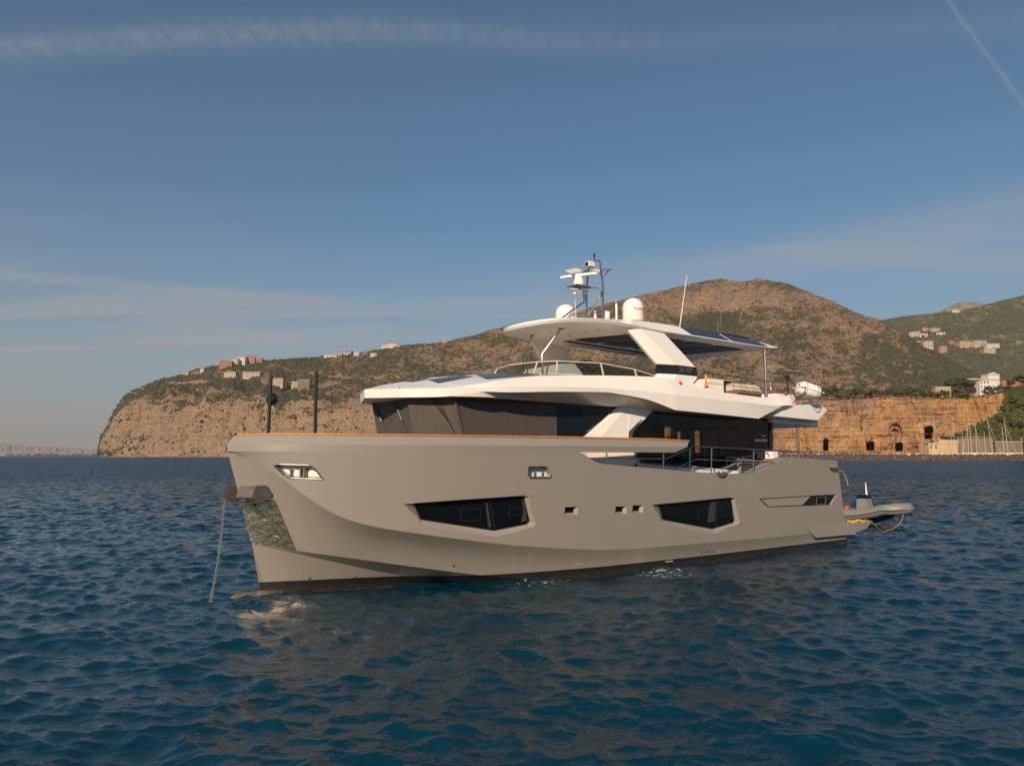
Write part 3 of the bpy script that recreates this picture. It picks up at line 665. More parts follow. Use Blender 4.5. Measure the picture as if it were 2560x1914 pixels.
# aft overhang: bevelled slab, and a thinner one below
sd_ = [oY(x, y, 3.0)[::2] for x, y in [(1957, 1021), (1998, 1012), (2043, 1007.5), (2069, 1024), (2042, 1053), (1919, 1041)]]
av = MB()
for a in (1,):
    k = [(x, 3.0, z) for x, z in sd_]; k2 = [(x, -3.0, z) for x, z in sd_]
    ins_ = [(x + (19.4 - x) * .0, 3.12, z * .55 + 5.22 * .45) for x, z in sd_]
    av.hexa(k, k2)
    cc = np.mean(np.array(k), 0); kk = [tuple(np.array(p) * .90 + cc * .10 + np.array([0, .10, 0])) for p in k]
    av.add(k + kk, [tuple(range(6, 12))] + [(i, (i + 1) % 6, 6 + (i + 1) % 6, 6 + i) for i in range(6)])
yb(av, 'aft_overhang', M['white'], smooth=0)
sd2 = [oY(x, y, 2.75)[::2] for x, y in [(1930, 1040), (2044, 1050), (2046, 1067), (2008, 1062), (1932, 1056)]]
yb(MB().hexa([(x, 2.75, z) for x, z in sd2], [(x, -2.75, z) for x, z in sd2]), 'aft_soffit', M['white'], smooth=0)
# saloon: dark roof trim, glass side, floor, furniture shapes, aft bulkhead with openings
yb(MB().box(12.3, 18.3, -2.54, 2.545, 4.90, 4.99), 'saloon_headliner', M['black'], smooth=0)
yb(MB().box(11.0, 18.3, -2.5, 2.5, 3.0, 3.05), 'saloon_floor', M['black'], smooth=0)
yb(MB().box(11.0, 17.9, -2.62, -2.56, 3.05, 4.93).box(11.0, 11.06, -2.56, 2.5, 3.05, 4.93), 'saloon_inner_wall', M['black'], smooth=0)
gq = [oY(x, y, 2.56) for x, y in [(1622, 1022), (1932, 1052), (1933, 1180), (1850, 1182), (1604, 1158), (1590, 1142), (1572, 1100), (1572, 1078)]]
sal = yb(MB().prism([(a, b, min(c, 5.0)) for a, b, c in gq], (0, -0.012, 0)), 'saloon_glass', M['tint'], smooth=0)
for x0, x1, y0, y1 in [(1727, 1734.5, 1052, 1125), (1809, 1819, 1060, 1125), (1652, 1719, 1030, 1040), (1729, 1810, 1052, 1066), (1861, 1931, 1064, 1155), (1851, 1862, 1054, 1120)]:
    yb(MB().prism([oY(x, y, 2.54) for x, y in [(x0, y0), (x1, y0), (x1, y1), (x0, y1)]], (0, -0.02, 0)), 'saloon_frame', M['blackgloss'], sal, smooth=0)
yb(MB().tube([oY(1607, 1064, 2.57), oY(1607, 1160, 2.57)], .006), 'pane_joint', M['black'], sal)
for x in (1762, 1680, 1727.5): yb(MB().tube([oY(x, 1052 if x < 1700 else 1118, 2.58), oY(x, 1168, 2.58)], .006), 'pane_joint', M['black'], sal)
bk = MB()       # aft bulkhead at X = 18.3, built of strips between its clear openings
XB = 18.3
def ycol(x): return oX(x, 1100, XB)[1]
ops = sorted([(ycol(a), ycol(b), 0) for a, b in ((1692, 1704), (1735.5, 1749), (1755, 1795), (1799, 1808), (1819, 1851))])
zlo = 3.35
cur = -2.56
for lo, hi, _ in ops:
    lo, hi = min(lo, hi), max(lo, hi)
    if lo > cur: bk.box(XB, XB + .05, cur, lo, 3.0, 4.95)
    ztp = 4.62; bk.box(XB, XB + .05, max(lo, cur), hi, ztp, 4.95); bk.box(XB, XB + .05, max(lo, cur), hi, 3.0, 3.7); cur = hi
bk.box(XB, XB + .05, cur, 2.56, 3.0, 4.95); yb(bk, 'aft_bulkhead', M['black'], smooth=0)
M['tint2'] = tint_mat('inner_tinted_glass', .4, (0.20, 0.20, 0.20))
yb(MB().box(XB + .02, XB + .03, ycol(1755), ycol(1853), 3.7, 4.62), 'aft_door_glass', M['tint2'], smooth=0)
for a, b, dd in ((1703.5, 1717.5, 0.9), (1862, 1874, 1.6)):
    q = [oY(x, y, dd) for x, y in [(a, 1045), (b, 1046), (b, 1160), (a, 1158)]]; yb(MB().prism(q, (0, -.05, 0)), 'curtain', M['teal'], smooth=0)
fu = MB(); fu.box(12.2, 14.4, -1.6, -0.6, 3.05, 3.95); fu.box(15.1, 17.4, -2.2, -1.3, 3.05, 3.9); fu.lathe((16.2, -.2, 3.05), [(.05, 0), (.05, .68), (.6, .69), (.6, .73)], 20)
fu.box(15.6, 15.68, -.3, .0, 3.7, 4.3)
yb(fu, 'saloon_furniture', M['deckgrey'], smooth=0)
# aft corner post of the saloon and stair block with louvres
yb(MB().prism([oY(x, y, 2.62) for x, y in [(1927, 1050), (1932.5, 1051), (1933, 1156), (1928, 1156)]], (0, -.1, 0)), 'corner_post', M['black'], smooth=0)
yb(MB().prism([oY(x, y, 2.9) for x, y in [(1933, 1128), (1944, 1128), (1948, 1153), (1933, 1156)]], (0, -.5, 0)), 'wing_station', M['white'], smooth=0)
lv = MB(); q = [oY(x, y, 2.7) for x, y in [(1851, 1146), (1930, 1152), (1930, 1186), (1851, 1186)]]; lv.prism(q, (0, -.3, 0))
stb_ = yb(lv, 'stair_block', M['deckgrey'], smooth=0)
for k in range(5):
    y = 1152 + k * 6.3; q = [oY(x, yy, 2.705) for x, yy in [(1853, y), (1898, y + .8), (1898, y + 3.6), (1853, y + 2.8)]]; yb(MB().prism(q, (0, .03, 0)), 'louvre', M['black'], stb_, smooth=0)
for pa in ([(1745, 1121), (1815, 1124)], ):
    yb(MB().tube([oY(x, y, 1.2) for x, y in pa], .02), 'inner_rail', M['steel'])
yb(MB().tube([oY(x, y, 2.75) for x, y in [(1816, 1163), (1816, 1143), (1862, 1143), (1880, 1139)]], .013), 'stair_rail', M['steel'])
yb(MB().tube([oY(x, y, 2.78) for x, y in [(1806, 1173), (1834, 1160), (1850, 1153)]], .028, 8), 'passerelle_arm', M['greytext'])
yb(MB().tube([oY(x, y, 3.0) for x, y in [(1885, 1130), (1918, 1132), (1924, 1142)]], .02), 'grab_rail', M['steel'])

# text on the glass: faint wave mark and the yard name
def text_mesh(txt, size, m, name, parent, origin, ex, ey, shear=0.0, spacing=1.0, bend=None, off=0.0):
    cu = bpy.data.curves.new(name, 'FONT'); cu.body = txt; cu.size = size; cu.shear = shear; cu.space_character = spacing; cu.extrude = 0.0
    to = bpy.data.objects.new(name, cu); C.objects.link(to); bpy.context.view_layer.update()
    me = bpy.data.meshes.new_from_object(to.evaluated_get(bpy.context.evaluated_depsgraph_get())); bpy.data.objects.remove(to)
    o_ = np.array(origin); ex = np.array(ex, float); ey = np.array(ey, float)
    for v in me.vertices:
        if bend: q = bend(v.co.x, v.co.y)
        else: q = o_ + ex * v.co.x + ey * v.co.y
        v.co = (q[0], -q[1], q[2])
    me.name = name; me.materials.clear(); me.materials.append(m)
    ob = bpy.data.objects.new(name, me); C.objects.link(ob); ob.parent = parent; return ob
M['fainttext'] = mat('faint_lettering', (0.20, 0.19, 0.18), 0.4)
o_ = oY(1886.5, 1103.5, 2.60); e_ = np.array(oY(1918.5, 1104, 2.60)) - np.array(o_)
L_ = np.linalg.norm(e_); ex = e_ / L_
text_mesh('NUMARINE', L_ / 5.1, M['fainttext'], 'lettering', yacht, o_, ex, (0, 0, 1))
wvp = [(1888.5, 1087.5), (1893, 1085.3), (1898, 1083.4), (1903, 1085.5), (1907.5, 1089.2), (1912, 1088.5), (1919, 1085.5)]
wt = crom([oY(x, y, 2.60) for x, y in wvp], 4)
k0 = [(x, y, z + .012 * math.sin(math.pi * i / (len(wt) - 1)) + .002) for i, (x, y, z) in enumerate(wt)]; k1 = [(x, y, z - .014 * math.sin(math.pi * i / (len(wt) - 1))) for i, (x, y, z) in enumerate(wt)]
yb(MB().grid([k0, k1]), 'wave_emblem', M['fainttext'])

# ---------------------------------------------------------------- flybridge deflector
tp = [(7.75, 0, 6.56), (8.02, 1.15, 6.56), (8.35, 1.75, 6.55), (9.8, 2.2, 6.54), (11.15, 2.36, 6.42), (12.1, 2.50, 6.22)]
bt = [(7.55, 0, 6.24), (7.85, 1.2, 6.18), (8.25, 1.85, 6.14), (9.8, 2.32, 6.14), (11.15, 2.48, 6.16), (12.15, 2.56, 6.17)]
dm = MB().grid([tp, bt]); dm.mirror(); dfl = yb(dm, 'wind_deflector', M['clear'], smooth=0)
for s_ in (1, -1):
    yb(MB().tube([(x, y * s_, z) for x, y, z in tp], .022, 8), 'top_rail', M['beige'], dfl)
    for a, b in zip(tp[1:], bt[1:]):
        yb(MB().tube([(a[0], a[1] * s_, a[2]), (b[0], b[1] * s_, b[2])], .028, 6), 'stanchion', M['beige'], dfl)
# helm console behind the deflector
hc = MB().hexa([(9.0, -1.2, 6.2), (9.0, 1.0, 6.2), (10.2, 1.0, 6.2), (10.2, -1.2, 6.2)], [(9.2, -1.1, 6.62), (9.2, .9, 6.62), (9.8, .9, 6.66), (9.8, -1.1, 6.66)]); yb(hc, 'helm_console', M['whitein'], smooth=0)
# ---------------------------------------------------------------- arch legs
def leg(s_):
    sh = 0 if s_ > 0 else -.95; yk = 1 if s_ > 0 else .86
    def sec(F_, M_, A_, yo, z):
        F_, M_, A_ = F_ + sh, M_ + sh, A_ + sh; yo = yo * yk
        # forward edge, ridge, aft edge  (X) at height z, outer Y
        return [(F_, (yo - .20) * s_, z), (M_, yo * s_, z), (A_, (yo - .02) * s_, z), (A_, (yo - .30) * s_, z), (F_ + .05, (yo - .34) * s_, z)]
    top = sec(10.95, 11.45, 12.55, 2.42, 7.80); low = sec(12.0, 12.75, 13.75, 2.78, 6.64)
    a = yb(MB().hexa(low, top), 'arch_leg', M['white'], smooth=0)
    lo2 = sec(11.97, 12.73, 13.77, 2.83, 6.31); l1 = [(x, y * 1.003, z - .002) for x, y, z in low]
    b = yb(MB().hexa([(x, y, z) for x, y, z in lo2], [(x, y * 1.012, z) for x, y, z in l1]), 'black_band', M['black'], a, smooth=0)
    base = [(x + sh, y * s_ * yk, z) for x, y, z in [(11.6, 2.78, 5.95), (11.98, 3.06, 5.72), (13.05, 3.10, 5.68), (13.2, 2.6, 5.6), (11.7, 2.5, 5.9)]]
    yb(MB().hexa(base, [(x, y, z + .002) for x, y, z in lo2]), 'arch_foot', M['white'], a, smooth=0)
    return a
arch = leg(1); leg(-1)
o_ = np.array(oY(1697, 929.5, 2.86)); e_ = np.array(oY(1736, 932.5, 2.83)) - o_; L_ = np.linalg.norm(e_); n3 = np.cross(e_, [0, 0, 1]); n3 /= np.linalg.norm(n3)
text_mesh('26\u00b7XP', L_ / 2.9, M['dimtext'], 'lettering', arch, o_, e_ / L_, (0, 0, 1))
q = oY(1701, 957.5, 3.0); yb(MB().lathe((q[0], q[1] + .0, q[2]), [(.0, -.05), (.045, -.05), (.055, .0), (.045, .06), (.0, .07)], 12), 'side_light', M['red'], arch)
# ---------------------------------------------------------------- hardtop
Eb = [(8.35, 0, 7.90), (8.62, 1.15, 7.90), (9.25, 1.82, 7.90), (10.4, 2.28, 7.87), (12.4, 2.42, 7.78), (15, 2.43, 7.76), (17.9, 2.42, 7.74), (18.7, 2.42, 7.75), (19.15, 2.36, 7.86)]
Eo = [(8.30, 0, 7.98), (8.57, 1.18, 7.98), (9.20, 1.88, 7.98), (10.4, 2.34, 7.95), (12.4, 2.47, 7.83), (15, 2.48, 7.80), (17.9, 2.47, 7.78), (18.8, 2.47, 7.80), (19.2, 2.40, 7.88)]
Sh = [(8.33, 0, 8.06), (8.62, 1.08, 8.06), (9.3, 1.65, 8.08), (10.9, 1.95, 8.14), (12.4, 2.05, 8.19), (15, 2.05, 8.17), (17.9, 2.05, 8.10), (18.7, 2.15, 8.0), (19.15, 2.3, 7.9)]
Ce = [(8.40, 0, 8.07), (8.8, 0, 8.10), (9.5, 0, 8.16), (10.9, 0, 8.22), (12.4, 0, 8.25), (15, 0, 8.24), (17.9, 0, 8.16), (18.7, 0, 8.02), (19.1, 0, 7.92)]
Ub = [(8.5, 0, 7.90), (8.8, .9, 7.86), (9.6, 1.4, 7.80), (10.4, 1.95, 7.76), (12.4, 2.15, 7.72), (15, 2.15, 7.72), (17.9, 2.15, 7.71), (18.6, 2.15, 7.74), (19.1, 2.2, 7.85)]
Uc = [(8.6, 0, 7.89), (8.9, 0, 7.86), (9.6, 0, 7.82), (10.4, 0, 7.78), (12.4, 0, 7.74), (15, 0, 7.73), (17.9, 0, 7.71), (18.6, 0, 7.74), (19.0, 0, 7.85)]
ht = MB().grid([crom(r, 3) for r in (Ce, Sh, Eo, Eb, Ub, Uc)]); ht.mirror()
nh = len(ht.v) // 2
for k in range(nh, 2 * nh):
    x, y, z = ht.v[k]; f_ = float(np.interp(x, [9.3, 11.5], [1.0, .74])); ht.v[k] = (x - .35 * float(np.interp(-y, [0, 1.5], [0, 1])) * float(np.interp(x, [9.5, 11], [1, 0])), y * f_, z)
M['hunder'] = mat('cream_soffit', (0.78, 0.72, 0.66), 0.4)
hard = yb(ht, 'hardtop', M['white'], smooth=20, merge=.0006)
for x0, x1 in ((13.75, 15.9), (16.05, 18.25)):
    for s_ in (1, -1):
        def pt(x, t):
            e = np.array([np.interp(x, [p[0] for p in Eo], [p[k] for p in Eo]) for k in (1, 2)]); s2 = np.array([np.interp(x, [p[0] for p in Sh], [p[k] for p in Sh]) for k in (1, 2)])
            q = e * (1 - t) + s2 * t; return (x, (q[0] + .012) * s_, q[1] + .012)
        yb(MB().grid([[pt(x0 + .25 * (1 - t) + (x1 - x0) * k / 6, t) for k in range(7)] for t in (.12, .97)]), 'solar_panel', M['panel'], hard)
        yb(MB().grid([[(x0 + (x1 - x0) * k / 6, y * s_, 8.268 if y < .2 else 8.215) for k in range(7)] for y in (.1, 1.95)]), 'solar_panel', M['panel'], hard)
# opening louvres seen from below: dark panels between pale ribs
M['louv'] = mat('brown_black_louvre', (0.030, 0.020, 0.015), 0.35, var=0.3)
zz = lambda x: float(np.interp(x, [10.4, 12.4, 18], [7.755, 7.715, 7.70])) - .012
for a, b in ((10.86, 11.80), (12.10, 13.38), (13.70, 14.95), (15.26, 16.75)):
    sk = .35; p4 = [(a, -.3), (b, -.3), (b + sk * 2.28, 1.98), (a + sk * 2.28, 1.98)]
    yb(MB().prism([(x, y, zz(x)) for x, y in p4], (0, 0, -.015)), 'roof_louvre', M['louv'], hard, smooth=0)
yb(MB().prism([(x, y, zz(x)) for x, y in [(10.7, -.80), (10.9, -.62), (17.5, -1.2), (17.3, -1.42)]], (0, 0, -.015)), 'roof_louvre', M['louv'], hard, smooth=0)
for x in (9.3, 10.2, 11.4, 12.9, 14.4, 15.9, 17.4):
    for y in (-.75, .2, 1.0, 1.7):
        if x < 9.5 and abs(y) > 1: continue
        z = float(np.interp(x, [8.9, 9.6, 10.4, 12.4, 18], [7.86, 7.81, 7.76, 7.715, 7.70])) - (.03 if x > 10.6 else .012); yb(MB().lathe((x, y, z), [(.045, -.004), (.045, .014)], 10), 'downlight', M['steel'], hard)
for y in (.58, -.58):
    yb(MB().tube([(8.68, y, 6.16), (8.66, y, 6.93), (9.32, y * 1.38, 7.86)], .035, 10), 'strut', M['steel'])
    yb(MB().lathe((9.32, y * 1.38, 7.815), [(.11, 0), (.11, .02)], 12), 'strut_foot', M['dksteel'])
for y in (2.35, -2.35):
    yb(MB().tube([(18.35, y, 5.75), (18.35, y, 7.76)], .055, 10), 'aft_post', M['steel'])
    yb(MB().tube([(19.8, y + (.35 if y > 0 else -.35), 3.3), (19.8, y + (.35 if y > 0 else -.35), 4.85)], .055, 10), 'cockpit_post', M['dksteel'])

# ---------------------------------------------------------------- mast, radar, domes, aerials (fixed to the hardtop)
def mp_(l, Y): return [oY(x, y, Y) for x, y in l]
PL_, SL_ = .35, -.35
mast = yb(MB().tube(mp_([(1507, 797), (1507.5, 718.5), (1504.7, 694), (1499.5, 654)], PL_) + [oY(1497, 651.5, .30), oY(1486.8, 653.5, .05)], .035, 8)
          .tube(mp_([(1466.7, 795), (1466.7, 733.4), (1467.3, 716), (1469, 694.3), (1470.8, 668)], SL_), .035, 8)
          .tube([oY(1403, 796, -.6), oY(1460.4, 754.7, -.42), oY(1459.3, 733.4, -.42), oY(1456, 722, -.42), oY(1440, 717, -.40), oY(1425, 718, -.2), oY(1425, 721, .05), oY(1445, 723, .30), oY(1490, 720.2, .42), oY(1497, 723, .42), oY(1498.3, 729, .42), oY(1498.3, 747, .42), oY(1468.5, 788, -.25)], .032, 8)
          .tube([oY(1506.4, 694.3, .35), oY(1522.5, 674.2, .45)], .022, 6)
          .tube([oY(1458, 677.7, -.1), oY(1483, 673.7, .1), oY(1518, 673, .5)], .022, 6), 'mast', M['steel'])
yb(MB().prism([oY(1502, 741, .38), oY(1502, 729, .38), oY(1507, 726, .36), oY(1507, 745, .36)], (0, .01, 0)), 'mast_gusset', M['dksteel'], mast, smooth=0)
yb(MB().prism([oY(1463, 752, -.38), oY(1463, 736, -.38), oY(1467, 733, -.36), oY(1467, 754, -.36)], (0, .01, 0)), 'mast_gusset', M['dksteel'], mast, smooth=0)
z0_ = oY(1480, 679, .1)[2]
yb(MB().prism([oY(1442, 689, -.1), oY(1460, 682, -.25), oY(1532, 673.7, .5), oY(1500, 678, .5)], (0, 0, .035)), 'mast_shelf', M['dksteel'], mast, smooth=0)
yb(MB().prism([oY(1414.5, 677, -.3), oY(1442, 671.4, -.6), oY(1458, 679.4, -.2), oY(1431, 684, .1)], (0, 0, .03)), 'top_plate', M['white'], mast, smooth=0)
pc = oY(1447, 716, 0.0)
yb(MB().box(pc[0] - .33, pc[0] + .33, -.28, .28, pc[2] - .04, pc[2]), 'mast_plate', M['dksteel'], mast)
yb(MB().lathe(pc, [(.20, 0), (.205, .18), (.19, .20), (.17, .22), (.15, .34), (.17, .37)], 20), 'radar_pedestal', M['white'], mast)
sc = MB(); aa = R(35); dx, dy = math.cos(aa), math.sin(aa)
def blade(t, w): return (pc[0] + dx * t - dy * w, pc[1] + dy * t + dx * w)
zb_ = pc[2] + .34; dz = .075
for s_ in (-1, 1):
    A0, A1 = [], []
    sec_ = [(0, .12, .0, .12), (.25, .09, .02, .10), (.5, .07, .03, .085), (.62, .055, .03, .075), (.67, .03, .035, .06)]
    rr = []
    for (t, wd, lo, th_) in sec_:
        zc_ = zb_ + s_ * t * dz * 1.6
        rr.append([(*blade(s_ * t, -wd), zc_ + lo), (*blade(s_ * t, -wd * .6), zc_ + lo + th_), (*blade(s_ * t, wd * .6), zc_ + lo + th_), (*blade(s_ * t, wd), zc_ + lo), (*blade(s_ * t, -wd), zc_ + lo)])
    sc.grid(rr); sc.add(rr[-1][:4], [(0, 1, 2, 3)])
yb(sc, 'radar_scanner', M['white'], mast, merge=.001)
sp0 = oY(1476, 673, -.05)
s2 = MB().lathe(sp0, [(.07, 0), (.07, .05), (.09, .07)], 14).box(sp0[0] - .17, sp0[0] + .13, sp0[1] - .12, sp0[1] + .12, sp0[2] + .07, sp0[2] + .27)
bevel_mesh(yb(s2, 'searchlight', M['white'], mast), .035)
yb(MB().box(sp0[0] - .185, sp0[0] - .17, sp0[1] - .08, sp0[1] + .08, sp0[2] + .10, sp0[2] + .24), 'searchlight_lens', M['blackgloss'], mast)
for (x, y, Y) in ((1437, 729.4, .1), (1460, 730, -.1)):
    q = oY(x, y, Y); yb(MB().lathe((q[0], q[1], q[2]), [(.09, -.02), (.085, .0), (.05, .05), (.035, .16)], 16, 'x'), 'horn', M['white'], mast)
q = oY(1486, 653, .05); yb(MB().tube([q, (q[0], q[1], q[2] + .2)], .018).lathe((q[0], q[1], q[2] + .18), [(.05, 0), (.03, .03), (.03, .07), (.05, .08), (.02, .12)], 10), 'anchor_light', M['black'], mast)
def dome(x, y, z, r, h, name='satellite_dome'):
    pr = [(r * .93, 0), (r, .05)] + [(r, h - r * .95)] + [(r * math.cos(t), h - r * .95 + r * .95 * math.sin(t)) for t in np.linspace(.15, 1.5, 9)]
    return yb(MB().lathe((x, y, z), pr, 32), name, M['white'])
dome(11.0, -1.0, 8.32, .385, .87); bigd = dome(12.52, 1.0, 8.40, .385, .86)
for x, y in ((11.0, -1.0), (12.52, 1.0)): yb(MB().lathe((x, y, 8.12), [(.30, 0), (.28, .30)], 20), 'dome_plinth', M['white'])
def bend(u_, v_):
    a = R(118) - u_ / .39; return (12.52 + .392 * math.cos(a), 1.0 + .392 * math.sin(a), 8.40 + .34 + v_)
# lettering wraps round the dome from its camera side toward the stern
a0 = math.atan2(CB[1] - 1.0, CB[0] - 12.52)
def bend(u_, v_):
    a = a0 - .02 - u_ / .39; return (12.52 + .392 * math.cos(a), 1.0 + .392 * math.sin(a), 8.40 + .36 + v_)
text_mesh('Raymarine', .155, M['redtext'], 'lettering', bigd, (0, 0, 0), (1, 0, 0), (0, 0, 1), bend=bend)
yb(MB().lathe((12.0, .12, 8.2), [(.125, 0), (.16, .62), (.14, .64)], 20), 'aerial_drum', M['white'])
yb(MB().lathe((11.92, -.38, 8.2), [(.055, 0), (.055, .72), (.04, .74)], 12), 'gps_mast', M['white'])
yb(MB().lathe((12.05, .62, 8.2), [(.038, 0), (.038, .85), (.03, .87)], 12), 'aerial_tube', M['white'])
yb(MB().tube([oY(1440.3, 797, -.3), oY(1437.4, 736.8, -.1)], .012, 6), 'whip_aerial', M['white'])
a = oY(1698, 813, 1.6); b = oY(1717, 688, 1.6); yb(MB().tube([(a[0], a[1], 8.18), b], .020, 8, r2=.010).lathe((a[0], a[1], 8.16), [(.05, 0), (.05, .08), (.02, .12)], 10), 'whip_aerial', M['white'])
a = oY(1801, 815, 0.6); b = oY(1804, 722, 0.6); yb(MB().tube([a, b], .022, 8).tube([oY(1795, 835, .6), oY(1795, 803, .6)], .025), 'whip_aerial', M['dksteel'])

# ---------------------------------------------------------------- rails
def RY(X): return float(K_Y(X)) - .06
def rl_(px, r, name, m='steel'): yb(MB().tube([oY(x, y, RY) for x, y in px], r, 8), name, M[m])
rl_([(1518, 1144.2), (1580, 1146), (1666, 1146.3), (1700, 1131), (1734.6, 1115.4), (1745, 1115.2), (1958, 1126.5), (2006, 1130.5), (2011, 1132.5), (2016, 1143)], .024, 'handrail')
rl_([(1679.7, 1174), (1741.5, 1147), (1937, 1155.7)], .020, 'mid_rail')
for x, y0, y1 in ((1517, 1131, 1158), (1659, 1130.5, 1172.5), (1779, 1118.5, 1181), (1884, 1124, 1185), (1979.6, 1130, 1141), (1725, 1121, 1178)): rl_([(x, y0), (x - .8, y1)], .022 if x != 1725 else .014, 'rail_post')
def ru(px, r, name, m='steel', Y=2.93): yb(MB().tube([oY(x, y, Y) for x, y in px], r, 8), name, M[m])
ru([(1733, 959), (1759.5, 931.8), (1770, 932.2), (1979.5, 960), (2048, 970.5)], .024, 'upper_rail', 'dksteel')
ru([(1770, 956.7), (1971, 980.8)], .010, 'rail_wire')
for x, y0, y1 in ((1834.8, 941, 985), (1914, 951, 994), (1977.7, 960, 989), (2040, 969, 984), (2033, 968, 984)): ru([(x, y0), (x, y1)], .016, 'rail_post')
# quarter cleat in the bulwark, rope fairlead aft, swim platform
qc = [oY(x, y, lambda X: RY(X) + .08) for x, y in [(1792, 1180), (1820, 1182), (1812, 1192), (1799, 1191)]]
cl = yb(MB().prism(qc, (0, -.12, 0)), 'quarter_fairlead', M['steel'], smooth=0)
for x in (1797, 1809): yb(MB().tube([oY(x - 2.5, 1178, RY), oY(x, 1182, RY), oY(x, 1189, RY)], .020, 8).tube([oY(x + 3, 1178.5, RY), oY(x, 1182, RY)], .018, 8), 'horn_cleat', M['dksteel'], cl)
af = [oY(x, y, lambda X: float(K_Y(X)) + .004) for x, y in [(2048, 1167), (2099, 1169), (2101, 1178), (2070, 1176), (2063, 1168)]]
ff = yb(MB().prism([oY(x, y, lambda X: float(K_Y(X)) + .012) for x, y in [(2075, 1168), (2101, 1170), (2102, 1178.5), (2082, 1177)]], (0, -.06, 0)), 'stern_fairlead', M['black'], smooth=0)
for x in (2083, 2088.5, 2094.5, 2099): yb(MB().tube([oY(x, 1168.5, lambda X: float(K_Y(X)) + .02), oY(x + .5, 1178, lambda X: float(K_Y(X)) + .02)], .018, 8), 'roller', M['steel'], ff)
for x, y in ((1977, 1154), (1997, 1156), (2014.6, 1157), (2032.7, 1159), (2050.7, 1161), (2067, 1162.5), (2084, 1163)):
    q = oH(x, y, .004); yb(MB().lathe((q[0], q[1], q[2]), [(.016, -.01), (.016, .012)], 10, 'y'), 'deck_bolt', M['steel'])
pl = MB(); zt = .82
pl.hexa([(22.1, -3.18, .50), (22.1, 3.18, .50), (23.6, 3.16, .56), (23.6, -3.16, .56)], [(22.1, -3.18, zt), (22.1, 3.18, zt), (24.15, 3.16, zt + .01), (24.15, -3.16, zt + .01)])
fin = [oY(x, y, 3.22)[::2] for x, y in [(2016, 1321), (2060, 1316.5), (2128, 1308.5), (2136, 1334), (2100, 1337), (2035, 1343)]]
for s_ in (1, -1):
    pl.hexa([(x, 3.30 * s_, z) for x, z in fin], [(x, 2.9 * s_, z) for x, z in fin])
    pl.hexa([(22.2, 3.30 * s_, .42), (22.2, 3.1 * s_, .42), (23.55, 3.1 * s_, .56), (23.55, 3.24 * s_, .56)], [(22.2, 3.30 * s_, .835), (22.2, 3.1 * s_, .835), (24.18, 3.1 * s_, .84), (24.18, 3.2 * s_, .84)])
plo = yb(pl, 'swim_platform', M['hull'], smooth=0)
# through-hull fittings
for x, y in ((1133.5, 1412.5), (1754, 1379), (1763, 1378), (1772, 1377), (1782, 1376), (773, 1444), (887, 1442)):
    q = oH(x, y, .0); yb(MB().lathe((q[0], q[1] + .0, q[2]), [(.030, -.02), (.030, .02), (.016, .025), (.016, .0)], 12, 'y'), 'skin_fitting', M['dksteel'])
for x in (1446, 1672): yb(MB().prism([oH(a_, b_, .01) for a_, b_ in ((x - 9, 1410 if x < 1500 else 1402), (x + 9, 1408.5 if x < 1500 else 1400), (x + 9, 1410.5 if x < 1500 else 1402.5), (x - 9, 1412 if x < 1500 else 1404.5))], (0, .01, 0)), 'hull_anode', M['beige'], smooth=0)

# ================================================================ things carried by the yacht
YM = Matrix(((U[0], -N[0], 0, S0[0]), (U[1], -N[1], 0, S0[1]), (0, 0, 1, 0), (0, 0, 0, 1)))
RZ = math.atan2(U[1], U[0])
def ybase(X, Y, Z, name, label, cat, group=None): return empty(name, tuple(toW((X, Y, Z))), RZ, label, cat, group)
def loc(mb, X, Y, Z): mb.v = [(x - X, y - Y, z - Z) for x, y, z in mb.v]; return mb
def thing1(mb, X, Y, Z, name, m, label, cat, group=None, **kw):
    o = loc(mb, X, Y, Z).build(name, m, None, flip=True, **kw); o.location = tuple(toW((X, Y, Z))); o.rotation_euler = (0, 0, RZ); return tag(o, label, cat, group)
thing1(MB().tube([(-.14, .1, 3.66), (-.10, .1, 5.68)], .045, 12), -.14, .1, 3.66, 'awning_pole', M['black'], 'black upright pole at the very bow, the one with a round ball beside it', 'pole', 'black poles on the foredeck')
thing1(MB().tube([(1.18, .0, 3.66), (1.16, .0, 5.88)], .048, 12), 1.18, 0, 3.66, 'awning_pole', M['black'], 'taller black upright pole on the foredeck, the bare one nearer the wheelhouse', 'pole', 'black poles on the foredeck')
q = oY(680, 998, 0.0); ab = MB().lathe(q, [(.01, -.16), (.09, -.13), (.14, -.07), (.16, 0), (.14, .07), (.09, .13), (.01, .16)], 16)
ab.add([(q[0], q[1], q[2] + .2 * 0)], [])
abo = thing1(ab, q[0], q[1], q[2], 'anchor_ball', M['black'], 'black round anchor day shape hanging beside the foremost pole', 'anchor ball')
# anchor chain, individual studless links
chn = MB(); A = np.array((-1.02, -.48, 2.38)); B = np.array((-1.46, .21, -.25)); L = np.linalg.norm(B - A); nl = int(L / .074); dv = (B - A) / L
s1 = np.cross(dv, [0, 1, 0]); s1 /= np.linalg.norm(s1); s2_ = np.cross(dv, s1)
for k in range(nl):
    t = (k + .5) / nl; c0 = A + (B - A) * t + s1 * .05 * math.sin(math.pi * t); w = s1 if k % 2 else s2_
    lp = [tuple(c0 + dv * .050 * math.cos(a) + w * .030 * math.sin(a)) for a in np.linspace(0, 2 * math.pi, 9)]
    chn.tube(lp, .0115, 5)
thing1(chn, -1.46, .21, 0, 'anchor_chain', M['galv'], 'galvanised anchor chain running from the bow roller down into the sea', 'chain', smooth=60)
